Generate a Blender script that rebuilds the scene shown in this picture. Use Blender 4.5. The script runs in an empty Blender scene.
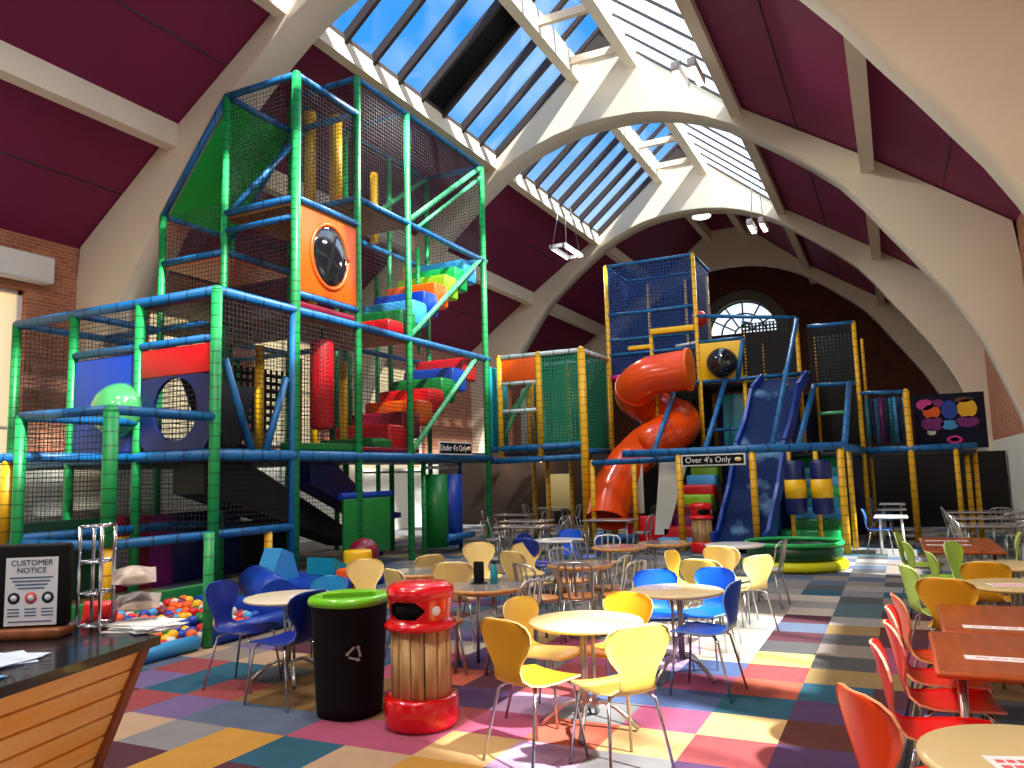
import bpy, math, random
from mathutils import Vector, Matrix
random.seed(7)
SC = bpy.context.scene
COL = SC.collection
PI = math.pi

# ------------------------------------------------------------------ colour and materials
def lin(c):
    c /= 255.0
    return c / 12.92 if c <= 0.04045 else ((c + 0.055) / 1.055) ** 2.4
def rgb(r, g, b): return (lin(r), lin(g), lin(b), 1.0)

def nodes_of(name):
    m = bpy.data.materials.new(name); m.use_nodes = True
    nt = m.node_tree; b = nt.nodes['Principled BSDF']
    return m, nt, b
def N(nt, t, **k):
    n = nt.nodes.new(t)
    for a, v in k.items():
        if a.startswith('i_'): n.inputs[a[2:]].default_value = v
        else: setattr(n, a, v)
    return n
def math_node(nt, op, a, b=None):
    n = nt.nodes.new('ShaderNodeMath'); n.operation = op
    for i, x in enumerate((a, b)):
        if x is None: continue
        if isinstance(x, (int, float)): n.inputs[i].default_value = x
        else: nt.links.new(x, n.inputs[i])
    return n.outputs[0]
def mixc(nt, fac, a, b):
    n = nt.nodes.new('ShaderNodeMix'); n.data_type = 'RGBA'
    for s, x in ((0, fac), (6, a), (7, b)):
        if isinstance(x, (int, float, tuple)): n.inputs[s].default_value = x
        else: nt.links.new(x, n.inputs[s])
    return n.outputs[2]
def dark(c, k): return (c[0] * k, c[1] * k, c[2] * k, 1.0)

def mat(name, c, rough=0.5, metal=0.0, var=0.12, scale=6.0, bump=0.0, bscale=60.0, coat=0.0, spec=0.5):
    m, nt, b = nodes_of(name)
    geo = N(nt, 'ShaderNodeNewGeometry')
    nz = N(nt, 'ShaderNodeTexNoise', i_Scale=scale, i_Detail=4.0)
    nt.links.new(geo.outputs['Position'], nz.inputs['Vector'])
    out = mixc(nt, nz.outputs[0], dark(c, 1 - var), dark(c, 1 + var))
    nt.links.new(out, b.inputs['Base Color'])
    b.inputs['Roughness'].default_value = rough; b.inputs['Metallic'].default_value = metal
    b.inputs['Coat Weight'].default_value = coat
    b.inputs['Specular IOR Level'].default_value = spec
    if bump:
        n2 = N(nt, 'ShaderNodeTexNoise', i_Scale=bscale, i_Detail=3.0)
        nt.links.new(geo.outputs['Position'], n2.inputs['Vector'])
        bp = N(nt, 'ShaderNodeBump', i_Strength=bump, i_Distance=0.01)
        nt.links.new(n2.outputs[0], bp.inputs['Height']); nt.links.new(bp.outputs[0], b.inputs['Normal'])
    return m

def pad_mat(name, c, axis='z', pitch=0.19):
    """padded tube sleeve: pad joints every pitch metres"""
    m, nt, b = nodes_of(name)
    geo = N(nt, 'ShaderNodeNewGeometry')
    sp = N(nt, 'ShaderNodeSeparateXYZ'); nt.links.new(geo.outputs['Position'], sp.inputs[0])
    if axis == 'z': s = sp.outputs[2]
    else: s = math_node(nt, 'ADD', sp.outputs[0], sp.outputs[1])
    fr = math_node(nt, 'FRACT', math_node(nt, 'DIVIDE', s, pitch))
    line = math_node(nt, 'LESS_THAN', fr, 0.11)
    nz = N(nt, 'ShaderNodeTexNoise', i_Scale=3.0, i_Detail=3.0)
    nt.links.new(geo.outputs['Position'], nz.inputs['Vector'])
    base = mixc(nt, nz.outputs[0], dark(c, 0.8), dark(c, 1.2))
    nt.links.new(mixc(nt, line, base, dark(c, 0.42)), b.inputs['Base Color'])
    b.inputs['Roughness'].default_value = 0.42
    bp = N(nt, 'ShaderNodeBump', i_Strength=0.5, i_Distance=0.02, invert=True)
    nt.links.new(line, bp.inputs['Height']); nt.links.new(bp.outputs[0], b.inputs['Normal'])
    return m

def net_mat(name, c, pitch=0.085, th=0.15):
    m, nt, b = nodes_of(name)
    uv = N(nt, 'ShaderNodeUVMap'); sp = N(nt, 'ShaderNodeSeparateXYZ'); nt.links.new(uv.outputs[0], sp.inputs[0])
    l = []
    for k in (0, 1):
        fr = math_node(nt, 'FRACT', math_node(nt, 'DIVIDE', sp.outputs[k], pitch))
        l.append(math_node(nt, 'LESS_THAN', fr, th))
    f = math_node(nt, 'MAXIMUM', l[0], l[1])
    b.inputs['Base Color'].default_value = c; b.inputs['Roughness'].default_value = 0.8
    nt.links.new(f, b.inputs['Alpha'])
    return m

def brick_mat(name, c1, c2, mortar, horiz='y'):
    m, nt, b = nodes_of(name)
    geo = N(nt, 'ShaderNodeNewGeometry')
    sp = N(nt, 'ShaderNodeSeparateXYZ'); nt.links.new(geo.outputs['Position'], sp.inputs[0])
    cb = N(nt, 'ShaderNodeCombineXYZ')
    nt.links.new(sp.outputs[1 if horiz == 'y' else 0], cb.inputs[0]); nt.links.new(sp.outputs[2], cb.inputs[1])
    br = N(nt, 'ShaderNodeTexBrick', i_Scale=1.0)
    br.inputs['Color1'].default_value = c1; br.inputs['Color2'].default_value = c2; br.inputs['Mortar'].default_value = mortar
    br.inputs['Brick Width'].default_value = 0.23; br.inputs['Row Height'].default_value = 0.078
    br.inputs['Mortar Size'].default_value = 0.009
    nt.links.new(cb.outputs[0], br.inputs['Vector'])
    nz = N(nt, 'ShaderNodeTexNoise', i_Scale=1.3, i_Detail=5.0); nt.links.new(geo.outputs['Position'], nz.inputs['Vector'])
    mx = nt.nodes.new('ShaderNodeMix'); mx.data_type = 'RGBA'; mx.blend_type = 'MULTIPLY'; mx.inputs[0].default_value = 0.4
    nt.links.new(br.outputs[0], mx.inputs[6]); nt.links.new(nz.outputs[0], mx.inputs[7])
    nt.links.new(mx.outputs[2], b.inputs['Base Color']); b.inputs['Roughness'].default_value = 0.85
    bp = N(nt, 'ShaderNodeBump', i_Strength=0.4, i_Distance=0.01, invert=True)
    nt.links.new(br.outputs[1], bp.inputs['Height']); nt.links.new(bp.outputs[0], b.inputs['Normal'])
    return m

def wood_mat(name, c1, c2, along='y', scale=3.0, rough=0.4, coat=0.0):
    m, nt, b = nodes_of(name)
    co = N(nt, 'ShaderNodeTexCoord')
    mp = N(nt, 'ShaderNodeMapping')
    s = {'x': (0.6, 7, 7), 'y': (7, 0.6, 7), 'z': (7, 7, 0.6)}[along]
    mp.inputs['Scale'].default_value = s
    nt.links.new(co.outputs['Object'], mp.inputs[0])
    nz = N(nt, 'ShaderNodeTexNoise', i_Scale=scale, i_Detail=6.0, i_Distortion=0.8); nt.links.new(mp.outputs[0], nz.inputs['Vector'])
    rp = N(nt, 'ShaderNodeValToRGB'); rp.color_ramp.elements[0].position = 0.3; rp.color_ramp.elements[1].position = 0.7
    rp.color_ramp.elements[0].color = c1; rp.color_ramp.elements[1].color = c2
    nt.links.new(nz.outputs[0], rp.inputs[0]); nt.links.new(rp.outputs[0], b.inputs['Base Color'])
    b.inputs['Roughness'].default_value = rough; b.inputs['Coat Weight'].default_value = coat
    return m

def emit_mat(name, c, s):
    m, nt, b = nodes_of(name)
    b.inputs['Base Color'].default_value = c
    b.inputs['Emission Color'].default_value = c; b.inputs['Emission Strength'].default_value = s
    return m

def glass_mat(name, tint, gloss=0.06, frost=0.0, fc=(1, 1, 1, 1)):
    m, nt, b = nodes_of(name); out = nt.nodes['Material Output']; nt.nodes.remove(b)
    tr = N(nt, 'ShaderNodeBsdfTransparent'); tr.inputs[0].default_value = tint
    gl = N(nt, 'ShaderNodeBsdfGlossy'); gl.inputs['Roughness'].default_value = 0.05
    m1 = N(nt, 'ShaderNodeMixShader'); m1.inputs[0].default_value = gloss
    nt.links.new(tr.outputs[0], m1.inputs[1]); nt.links.new(gl.outputs[0], m1.inputs[2])
    last = m1
    if frost:
        tl = N(nt, 'ShaderNodeBsdfTranslucent'); tl.inputs[0].default_value = fc
        m2 = N(nt, 'ShaderNodeMixShader'); m2.inputs[0].default_value = frost
        nt.links.new(m1.outputs[0], m2.inputs[1]); nt.links.new(tl.outputs[0], m2.inputs[2]); last = m2
    nt.links.new(last.outputs[0], out.inputs[0])
    return m

M = {}
M['concrete'] = mat('painted_concrete', rgb(232, 217, 192), 0.75, var=0.06, scale=1.2, bump=0.15, bscale=25)
M['maroon'] = mat('maroon_panel', rgb(124, 24, 70), 0.7, var=0.14, scale=0.7, bump=0.1)
M['white'] = mat('white_paint', rgb(235, 232, 224), 0.6, var=0.04)
M['dado'] = mat('cream_dado_paint', rgb(226, 222, 208), 0.6, var=0.06)
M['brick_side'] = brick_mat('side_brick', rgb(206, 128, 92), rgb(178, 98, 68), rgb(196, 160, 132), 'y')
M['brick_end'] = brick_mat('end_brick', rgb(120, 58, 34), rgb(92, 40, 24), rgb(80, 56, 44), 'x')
M['dark_plaster'] = mat('grey_plaster', rgb(110, 104, 92), 0.8, var=0.1)
M['bar'] = mat('glazing_bar', rgb(58, 46, 40), 0.6, var=0.2)
M['glass'] = glass_mat('clear_glass', (0.93, 0.97, 1.0, 1))
M['frost'] = glass_mat('frosted_glass', (0.86, 0.92, 0.97, 1), 0.05, 0.22, (0.8, 0.88, 0.95, 1))
M['blind'] = glass_mat('cream_blind', (1.0, 0.9, 0.7, 1), 0.02, 0.85, (1.0, 0.86, 0.6, 1))
M['black'] = mat('black_plastic', rgb(9, 9, 10), 0.65, var=0.2, spec=0.2)
M['black_fabric'] = mat('black_vinyl', rgb(18, 18, 22), 0.5, var=0.2)
M['chrome'] = mat('chrome_tube', rgb(205, 205, 208), 0.18, 1.0, var=0.05)
M['steel'] = mat('brushed_steel', rgb(190, 188, 184), 0.32, 1.0, var=0.08)
M['lamp_on'] = emit_mat('lit_tube', (1.0, 0.96, 0.88, 1), 9.0)
M['green_post'] = pad_mat('green_post_sleeve', rgb(30, 158, 82))
M['yellow_post'] = pad_mat('yellow_post_sleeve', rgb(232, 176, 22))
M['blue_rail'] = pad_mat('blue_rail_sleeve', rgb(20, 104, 164), 'xy', 0.42)
M['white_rail'] = pad_mat('white_rail_sleeve', rgb(206, 222, 226), 'xy', 0.42)
M['green_rail'] = pad_mat('green_rail_sleeve', rgb(86, 186, 128), 'xy', 0.2)
M['net'] = net_mat('black_netting', rgb(20, 22, 30), 0.085, 0.12)
M['net_blue'] = net_mat('blue_netting', rgb(10, 56, 120), 0.085, 0.3)
M['net_green'] = net_mat('green_netting', rgb(14, 128, 96), 0.085, 0.42)
M['net_tight'] = net_mat('dark_fine_netting', rgb(3, 9, 13), 0.085, 0.5)
def vinyl(n, *c): M[n] = mat(n + '_vinyl', rgb(*c), 0.38, var=0.08, scale=3, bump=0.05, bscale=30)
vinyl('orange', 244, 96, 14); vinyl('red', 214, 20, 28); vinyl('blue', 14, 64, 170); vinyl('navy', 14, 30, 92)
vinyl('green', 14, 122, 48); vinyl('lime', 150, 214, 40); vinyl('yellow', 246, 190, 14); vinyl('purple', 128, 24, 118)
vinyl('teal', 20, 150, 170); vinyl('skyblue', 64, 160, 222); vinyl('maroon_v', 128, 14, 44); vinyl('brown', 96, 60, 28)
vinyl('pale', 214, 214, 200); vinyl('pink', 216, 52, 150); vinyl('darkgreen', 10, 66, 40); vinyl('emerald', 28, 176, 88)
M['net_greenroof'] = net_mat('green_roof_net', rgb(10, 176, 62), 0.085, 0.93)
M['lime_yellow'] = mat('lime_yellow_vinyl', rgb(226, 226, 20), 0.4, var=0.06)
M['shade_brick'] = brick_mat('shade_brick', rgb(62, 36, 24), rgb(48, 28, 20), rgb(50, 38, 30), 'x')  # brick colours darkened for the shade under the bridge
M['black_net'] = net_mat('black_side_net', rgb(6, 10, 8), 0.085, 0.3)
M['shade_wall'] = mat('shade_brown_wall', rgb(22, 15, 12), 0.8, var=0.2)  # near-black colour holds the gloom under the deck
M['navy_board'] = mat('navy_board', rgb(16, 16, 44), 0.95, var=0.4, scale=4)
M['deck'] = mat('timber_deck', rgb(150, 100, 34), 0.6, var=0.2)
M['deck_dark'] = mat('dark_deck', rgb(34, 34, 42), 0.6, var=0.2)
M['perf'] = net_mat('perforated_black_sheet', rgb(12, 12, 14), 0.16, 0.5)
M['dome'] = mat('smoked_dome', rgb(28, 30, 34), 0.08, 0.0, var=0.1, coat=1.0)
M['dome_green'] = mat('green_dome', rgb(76, 158, 92), 0.1, 0.0, var=0.2, coat=1.0)
M['slide_orange'] = mat('orange_slide_plastic', rgb(240, 78, 12), 0.22, var=0.06, coat=0.4)
M['lid_green'] = mat('green_lid_plastic', rgb(112, 200, 16), 0.3, var=0.06, coat=0.3)
M['lid_red'] = mat('red_lid_plastic', rgb(222, 14, 22), 0.25, var=0.06, coat=0.4)
M['bin_wood'] = wood_mat('weathered_bin_boards', rgb(140, 98, 52), rgb(222, 184, 124), 'z', 2.0, 0.6)
M['hull_wood'] = wood_mat('varnished_hull_planks', rgb(252, 172, 52), rgb(255, 206, 112), 'y', 1.0, 0.35, 0.3)
M['stem_wood'] = wood_mat('brown_stem_board', rgb(116, 58, 20), rgb(160, 88, 34), 'z', 2.0, 0.4)
M['table_brown'] = wood_mat('redbrown_table', rgb(146, 62, 20), rgb(190, 94, 36), 'y', 1.5, 0.3, 0.15)
M['table_cream'] = mat('cream_laminate', rgb(240, 216, 150), 0.3, var=0.04, coat=0.2)
M['table_beige'] = mat('beige_laminate', rgb(222, 198, 140), 0.32, var=0.04, coat=0.2)
M['table_white'] = mat('white_laminate', rgb(232, 230, 224), 0.25, var=0.04, coat=0.3)
M['table_grey'] = mat('grey_laminate', rgb(150, 140, 138), 0.2, var=0.1, coat=0.4)
M['wood_rim'] = wood_mat('beech_rim', rgb(190, 128, 66), rgb(222, 164, 96), 'x', 2.0, 0.4)
M['wood_seat'] = wood_mat('beech_seat', rgb(200, 126, 62), rgb(230, 166, 96), 'x', 2.0, 0.4)
M['paper'] = mat('white_paper', rgb(238, 238, 236), 0.8, var=0.03)
M['paper_blue'] = mat('blue_paper', rgb(90, 150, 200), 0.8, var=0.2, scale=14)
M['ink'] = mat('black_ink', rgb(30, 34, 44), 0.8, var=0.05)
M['ink_red'] = mat('red_ink', rgb(226, 96, 104), 0.8, var=0.05)
M['ink_white'] = mat('white_ink', rgb(240, 240, 236), 0.7, var=0.02)
M['table_cream2'] = mat('ivory_laminate', rgb(236, 222, 190), 0.3, var=0.04, coat=0.2)
M['black_top'] = mat('black_worktop', rgb(20, 24, 32), 0.25, var=0.2, coat=0.3)
M['ink_blue'] = mat('blue_grey_ink', rgb(86, 104, 130), 0.8, var=0.05)
M['foil_print'] = mat('printed_foil', rgb(176, 160, 146), 0.45, 0.1, var=0.6, scale=22)
M['leaflet_print'] = mat('leaflet_print', rgb(196, 212, 228), 0.6, var=0.3, scale=16)
M['lamp_warm'] = emit_mat('warm_bulb', (1.0, .7, .34, 1), 20.0)
CH = {  # chair shells: face colour, pale plywood edge
    'yellow': (rgb(250, 218, 96), rgb(250, 232, 160)), 'blue': (rgb(14, 92, 214), rgb(120, 168, 226)),
    'red': (rgb(236, 24, 16), rgb(250, 150, 120)), 'orange': (rgb(250, 74, 12), rgb(252, 170, 110)),
    'lime': (rgb(176, 216, 74), rgb(220, 236, 150)), 'navy': (rgb(16, 40, 140), rgb(60, 90, 170)),
    'cream': (rgb(240, 214, 140), rgb(248, 234, 190)), 'tan': (rgb(226, 198, 124), rgb(240, 216, 160)),
    'amber': (rgb(236, 168, 34), rgb(250, 222, 140)), 'teal': (rgb(30, 130, 190), rgb(120, 190, 220))}
for k, (a, b_) in CH.items():
    M['shell_' + k] = mat('shell_' + k, a, 0.36, var=0.05, coat=0.1, spec=0.35)
    M['edge_' + k] = mat('edge_' + k, b_, 0.5, var=0.05)

def sky_paint():
    m, nt, b = nodes_of('sky_paint')
    geo = N(nt, 'ShaderNodeNewGeometry'); nz = N(nt, 'ShaderNodeTexNoise', i_Scale=1.6, i_Detail=5.0)
    nt.links.new(geo.outputs['Position'], nz.inputs['Vector'])
    rp = N(nt, 'ShaderNodeValToRGB'); e = rp.color_ramp.elements
    e[0].position = 0.56; e[0].color = rgb(6, 36, 88); e[1].position = 0.72; e[1].color = rgb(104, 150, 188)
    nt.links.new(nz.outputs[0], rp.inputs[0]); nt.links.new(rp.outputs[0], b.inputs['Base Color']); b.inputs['Roughness'].default_value = 0.7; b.inputs['Specular IOR Level'].default_value = 0.2
    return m
M['sky_paint'] = sky_paint()
# carpet tiles
TC = {'O': (226, 150, 30), 'T': (30, 98, 128), 'G': (138, 134, 136), 'M': (98, 42, 58), 'P': (120, 92, 160), 'S': (86, 104, 140),
      'K': (196, 66, 112), 'R': (184, 62, 66), 'N': (206, 160, 116), 'W': (150, 104, 46), 'Y': (230, 172, 92), 'E': (226, 84, 54),
      'L': (196, 142, 196), 'V': (196, 204, 88), 'D': (86, 84, 88), 'H': (150, 132, 118), 'C': (206, 192, 172), 'B': (72, 96, 160),
      'U': (88, 50, 104), 'X': (112, 46, 38), 'A': (172, 132, 66), 'Q': (76, 110, 120), 'F': (160, 156, 150)}
def carpet(n, c):
    m, nt, b = nodes_of('carpet_' + n); g_ = sum(c) / 3; c = rgb(*[(v * .68 + g_ * .32) * .86 for v in c])
    geo = N(nt, 'ShaderNodeNewGeometry')
    n1 = N(nt, 'ShaderNodeTexNoise', i_Scale=130.0, i_Detail=2.0); n2 = N(nt, 'ShaderNodeTexNoise', i_Scale=5.0, i_Detail=4.0)
    for q in (n1, n2): nt.links.new(geo.outputs['Position'], q.inputs['Vector'])
    f = math_node(nt, 'ADD', math_node(nt, 'MULTIPLY', n1.outputs[0], 0.6), math_node(nt, 'MULTIPLY', n2.outputs[0], 0.5))
    nt.links.new(mixc(nt, f, dark(c, 0.68), dark(c, 1.3)), b.inputs['Base Color'])
    b.inputs['Roughness'].default_value = 0.95; b.inputs['Specular IOR Level'].default_value = 0.15
    bp = N(nt, 'ShaderNodeBump', i_Strength=0.35, i_Distance=0.004)
    nt.links.new(n1.outputs[0], bp.inputs['Height']); nt.links.new(bp.outputs[0], b.inputs['Normal'])
    return m

# ------------------------------------------------------------------ mesh builder
class MB:
    def __init__(self): self.v = []; self.f = []; self.m = []; self.s = []; self.uv = {}
    def face(self, idx, mi=0, sm=False, uv=None):
        if uv: self.uv[len(self.f)] = uv
        self.f.append(idx); self.m.append(mi); self.s.append(sm)
    def add(self, vs):
        n = len(self.v); self.v.extend([tuple(p) for p in vs]); return n
    def box(self, x0, x1, y0, y1, z0, z1, mi=0):
        n = self.add([(x0, y0, z0), (x1, y0, z0), (x1, y1, z0), (x0, y1, z0), (x0, y0, z1), (x1, y0, z1), (x1, y1, z1), (x0, y1, z1)])
        for q in ((3, 2, 1, 0), (4, 5, 6, 7), (0, 1, 5, 4), (1, 2, 6, 5), (2, 3, 7, 6), (3, 0, 4, 7)): self.face([n + i for i in q], mi)
        return self
    def rbox(self, x0, x1, y0, y1, z0, z1, r=0.03, mi=0, seg=3):
        """box with rounded vertical outline and softened top and bottom"""
        out = []
        for cx, cy, a0 in ((x1 - r, y1 - r, 0), (x0 + r, y1 - r, 90), (x0 + r, y0 + r, 180), (x1 - r, y0 + r, 270)):
            for k in range(seg + 1):
                a = math.radians(a0 + 90 * k / seg); out.append((cx, cy, math.cos(a), math.sin(a)))
        rings = []
        prof = [(-r, z0), (-r * 0.3, z0 + r * 0.3), (0, z0 + r), (0, z1 - r), (-r * 0.3, z1 - r * 0.3), (-r, z1)]
        for d, z in prof:
            rings.append(self.add([(cx + ca * (r + d), cy + sa * (r + d), z) for cx, cy, ca, sa in out]))
        n = len(out)
        for a, b in zip(rings, rings[1:]):
            for i in range(n): self.face([a + i, a + (i + 1) % n, b + (i + 1) % n, b + i], mi, True)
        self.face([rings[0] + i for i in reversed(range(n))], mi); self.face([rings[-1] + i for i in range(n)], mi)
        return self
    def beam(self, p0, p1, w, h, mi=0, up=(0, 0, 1)):
        p0 = Vector(p0); p1 = Vector(p1); d = (p1 - p0).normalized(); s = d.cross(Vector(up))
        if s.length < 1e-4: s = d.cross(Vector((1, 0, 0)))
        s.normalize(); u = s.cross(d)
        vs = []
        for p in (p0, p1):
            for a, b in ((-1, -1), (1, -1), (1, 1), (-1, 1)): vs.append(p + s * (a * w / 2) + u * (b * h / 2))
        n = self.add(vs)
        for q in ((3, 2, 1, 0), (4, 5, 6, 7), (0, 1, 5, 4), (1, 2, 6, 5), (2, 3, 7, 6), (3, 0, 4, 7)): self.face([n + i for i in q], mi)
        return self
    def tube(self, pts, r, n=10, mi=0, cap=True):
        pts = [Vector(p) for p in pts]; rs = r if isinstance(r, (list, tuple)) else [r] * len(pts)
        t0 = (pts[1] - pts[0]).normalized(); ref = Vector((0, 0, 1)) if abs(t0.z) < 0.9 else Vector((1, 0, 0))
        u = t0.cross(ref).normalized(); rings = []
        for i, p in enumerate(pts):
            if i == 0: t = t0
            elif i == len(pts) - 1: t = (pts[-1] - pts[-2]).normalized()
            else: t = ((pts[i + 1] - p).normalized() + (p - pts[i - 1]).normalized()).normalized()
            u = (u - t * u.dot(t)).normalized(); w = t.cross(u)
            rings.append(self.add([p + (u * math.cos(2 * PI * k / n) + w * math.sin(2 * PI * k / n)) * rs[i] for k in range(n)]))
        for a, b in zip(rings, rings[1:]):
            for k in range(n): self.face([a + k, a + (k + 1) % n, b + (k + 1) % n, b + k], mi, True)
        if cap:
            self.face([rings[0] + k for k in reversed(range(n))], mi); self.face([rings[-1] + k for k in range(n)], mi)
        return self
    def lathe(self, prof, c=(0, 0, 0), n=24, mi=0, sx=1.0, sy=1.0, sq=2.0, cap=True):
        rings = []
        for r, z in prof:
            vs = []
            for k in range(n):
                a = 2 * PI * k / n; ca, sa = math.cos(a), math.sin(a)
                q = (abs(ca) ** sq + abs(sa) ** sq) ** (-1 / sq)
                vs.append((c[0] + ca * q * r * sx, c[1] + sa * q * r * sy, c[2] + z))
            rings.append(self.add(vs))
        for i, (a, b) in enumerate(zip(rings, rings[1:])):
            mm = mi[i] if isinstance(mi, (list, tuple)) else mi
            for k in range(n): self.face([a + k, a + (k + 1) % n, b + (k + 1) % n, b + k], mm, True)
        m0 = mi[0] if isinstance(mi, (list, tuple)) else mi; m1 = mi[-1] if isinstance(mi, (list, tuple)) else mi
        if cap:
            if prof[0][0] > 1e-4: self.face([rings[0] + k for k in reversed(range(n))], m0)
            if prof[-1][0] > 1e-4: self.face([rings[-1] + k for k in range(n)], m1)
        return self
    def prism(self, poly, axis, a0, a1, mi=0):
        """poly: 2D outline; axis: the extruded axis"""
        def P(p, a):
            return {'x': (a, p[0], p[1]), 'y': (p[0], a, p[1]), 'z': (p[0], p[1], a)}[axis]
        k = len(poly); n = self.add([P(p, a0) for p in poly] + [P(p, a1) for p in poly])
        self.face([n + i for i in reversed(range(k))], mi); self.face([n + k + i for i in range(k)], mi)
        for i in range(k): self.face([n + i, n + (i + 1) % k, n + k + (i + 1) % k, n + k + i], mi)
        return self
    def sheet(self, a, b, c, d, mi=0):
        """single quad with a metric uv map (thin net or printed sheet)"""
        a, b, c, d = map(Vector, (a, b, c, d)); n = self.add([a, b, c, d]); w = (b - a).length; h = (d - a).length
        w2 = (c - d).length
        self.face([n, n + 1, n + 2, n + 3], mi, False, [(0, 0), (w, 0), (w2, h), (0, h)])
        return self
    def ball(self, c, r, n=10, m=6, mi=0, sx=1, sy=1, sz=1, half=False):
        prof = []
        for i in range(m + 1):
            a = (-PI / 2 + PI * i / m) if not half else (PI / 2 * i / m)
            prof.append((max(r * math.cos(a), 1e-5), r * math.sin(a) * sz))
        return self.lathe(prof, c, n, mi, sx, sy)
    def flat(self):
        self.s = [False] * len(self.s); return self
    def xform(self, mtx):
        self.v = [tuple(mtx @ Vector(p)) for p in self.v]; return self
    def build(self, name, mats, parent=None):
        if not isinstance(mats, (list, tuple)): mats = [mats]
        off = Vector((0, 0, 0)); p = parent
        while p is not None: off += p.location; p = p.parent
        me = bpy.data.meshes.new(name)
        me.from_pydata([tuple(Vector(q) - off) for q in self.v], [], self.f)
        for m_ in mats: me.materials.append(M[m_] if isinstance(m_, str) else m_)
        me.polygons.foreach_set('material_index', self.m); me.polygons.foreach_set('use_smooth', self.s)
        if self.uv:
            uvl = me.uv_layers.new(name='UVMap')
            for fi, uvs in self.uv.items():
                for li, q in zip(me.polygons[fi].loop_indices, uvs): uvl.data[li].uv = q
        me.update(); me.validate()
        o = bpy.data.objects.new(name, me); COL.objects.link(o)
        if parent is not None: o.parent = parent
        return o

def tag(o, label=None, cat=None, group=None, kind=None):
    if label: o['label'] = label
    if cat: o['category'] = cat
    if group: o['group'] = group
    if kind: o['kind'] = kind
    return o
def root(name, loc, label, cat, group=None, rz=0.0):
    o = bpy.data.objects.new(name, None); COL.objects.link(o); o.location = loc; o.rotation_euler = (0, 0, rz)
    o.empty_display_size = 0.1
    return tag(o, label, cat, group)
def dup(src, loc, rz, label, group=None):
    r = src.copy(); COL.objects.link(r); r.location = loc; r.rotation_euler = (0, 0, rz); r['label'] = label
    if group: r['group'] = group
    for ch in list(src.children):
        c = ch.copy(); COL.objects.link(c); c.parent = r
        for g in list(ch.children):
            d = g.copy(); COL.objects.link(d); d.parent = c
    return r
def lettering(name, s, size, loc, rot, m, parent=None, ext=0.002, align='CENTER'):
    cu = bpy.data.curves.new(name, 'FONT'); cu.body = s; cu.size = size; cu.extrude = ext
    cu.align_x = align; cu.align_y = 'CENTER'; cu.materials.append(M[m])
    o = bpy.data.objects.new(name, cu); COL.objects.link(o)
    off = Vector((0, 0, 0)); p = parent
    while p is not None: off += p.location; p = p.parent
    o.location = Vector(loc) - off; o.rotation_euler = rot
    if parent is not None: o.parent = parent
    bpy.context.view_layer.update()
    me = bpy.data.meshes.new_from_object(o.evaluated_get(bpy.context.evaluated_depsgraph_get())); me.name = name
    q = bpy.data.objects.new(name, me); q.location = o.location; q.rotation_euler = o.rotation_euler; q.parent = o.parent
    bpy.data.objects.remove(o); bpy.data.curves.remove(cu); COL.objects.link(q); q.name = name
    return q
def struct(o): o['kind'] = 'structure'; return o

SKY, SUN, LAMP, EXPO = 1.5, 20.0, 200.0, 0.1
# ------------------------------------------------------------------ the hall
CX, WL, WR = -6.45, -15.6, 2.7
SOF = [(0, 11.36), (0.8, 11.32), (1.5, 11.2), (2.1, 11.02), (2.7, 10.77), (3.3, 10.44), (3.8, 10.08), (4.4, 9.63), (5.1, 9.05), (5.7, 8.5), (6.2, 7.85),
       (6.6, 7.25), (7.0, 6.68), (7.4, 6.08), (7.75, 5.56), (8.05, 5.02), (8.36, 4.4), (8.7, 3.42), (8.93, 2.7), (9.03, 2.2), (9.08, 1.0), (9.1, 0.0)]
ROOF = [(9.15, 0.0), (9.15, 6.85), (6.34, 8.92), (3.46, 10.86), (0.83, 13.05), (0.0, 13.3)]
YA, YB, YC, YD, YE = 10.76, 19.5, 28.2, 36.9, 40.0
def roof_hit(hw, z):
    """outer roof outline hit by the ray from the springing centre through (hw, z)"""
    o = (0.0, 2.4); d = (hw - o[0], z - o[1])
    if z <= 2.4: return (9.15, z)
    best = None
    for (x0, z0), (x1, z1) in zip(ROOF, ROOF[1:]):
        ex, ez = x1 - x0, z1 - z0; den = d[0] * ez - d[1] * ex
        if abs(den) < 1e-9: continue
        t = ((x0 - o[0]) * ez - (z0 - o[1]) * ex) / den
        s = ((x0 - o[0]) * d[1] - (z0 - o[1]) * d[0]) / den
        if t > 0 and -1e-6 <= s <= 1 + 1e-6: best = (o[0] + d[0] * t, o[1] + d[1] * t)
    return best
def arch(y0, t):
    inner = [(-h, z) for h, z in reversed(SOF)] + SOF[1:]
    mb = MB(); rows = []
    for h, z in inner:
        a, b = roof_hit(abs(h), z); a = math.copysign(a, h) if h else 0.0
        rows.append(mb.add([(CX + h, y0, z), (CX + a, y0, b), (CX + a, y0 + t, b), (CX + h, y0 + t, z)]))
    for p, q in zip(rows, rows[1:]):
        for i in range(4):
            j = (i + 1) % 4; mb.face([p + i, p + j, q + j, q + i], 0, i == 3)
    return struct(mb.build('arch_rib', 'concrete'))
for y in (2.0, YA, YB, YC, YD): arch(y, 0.8)

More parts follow.
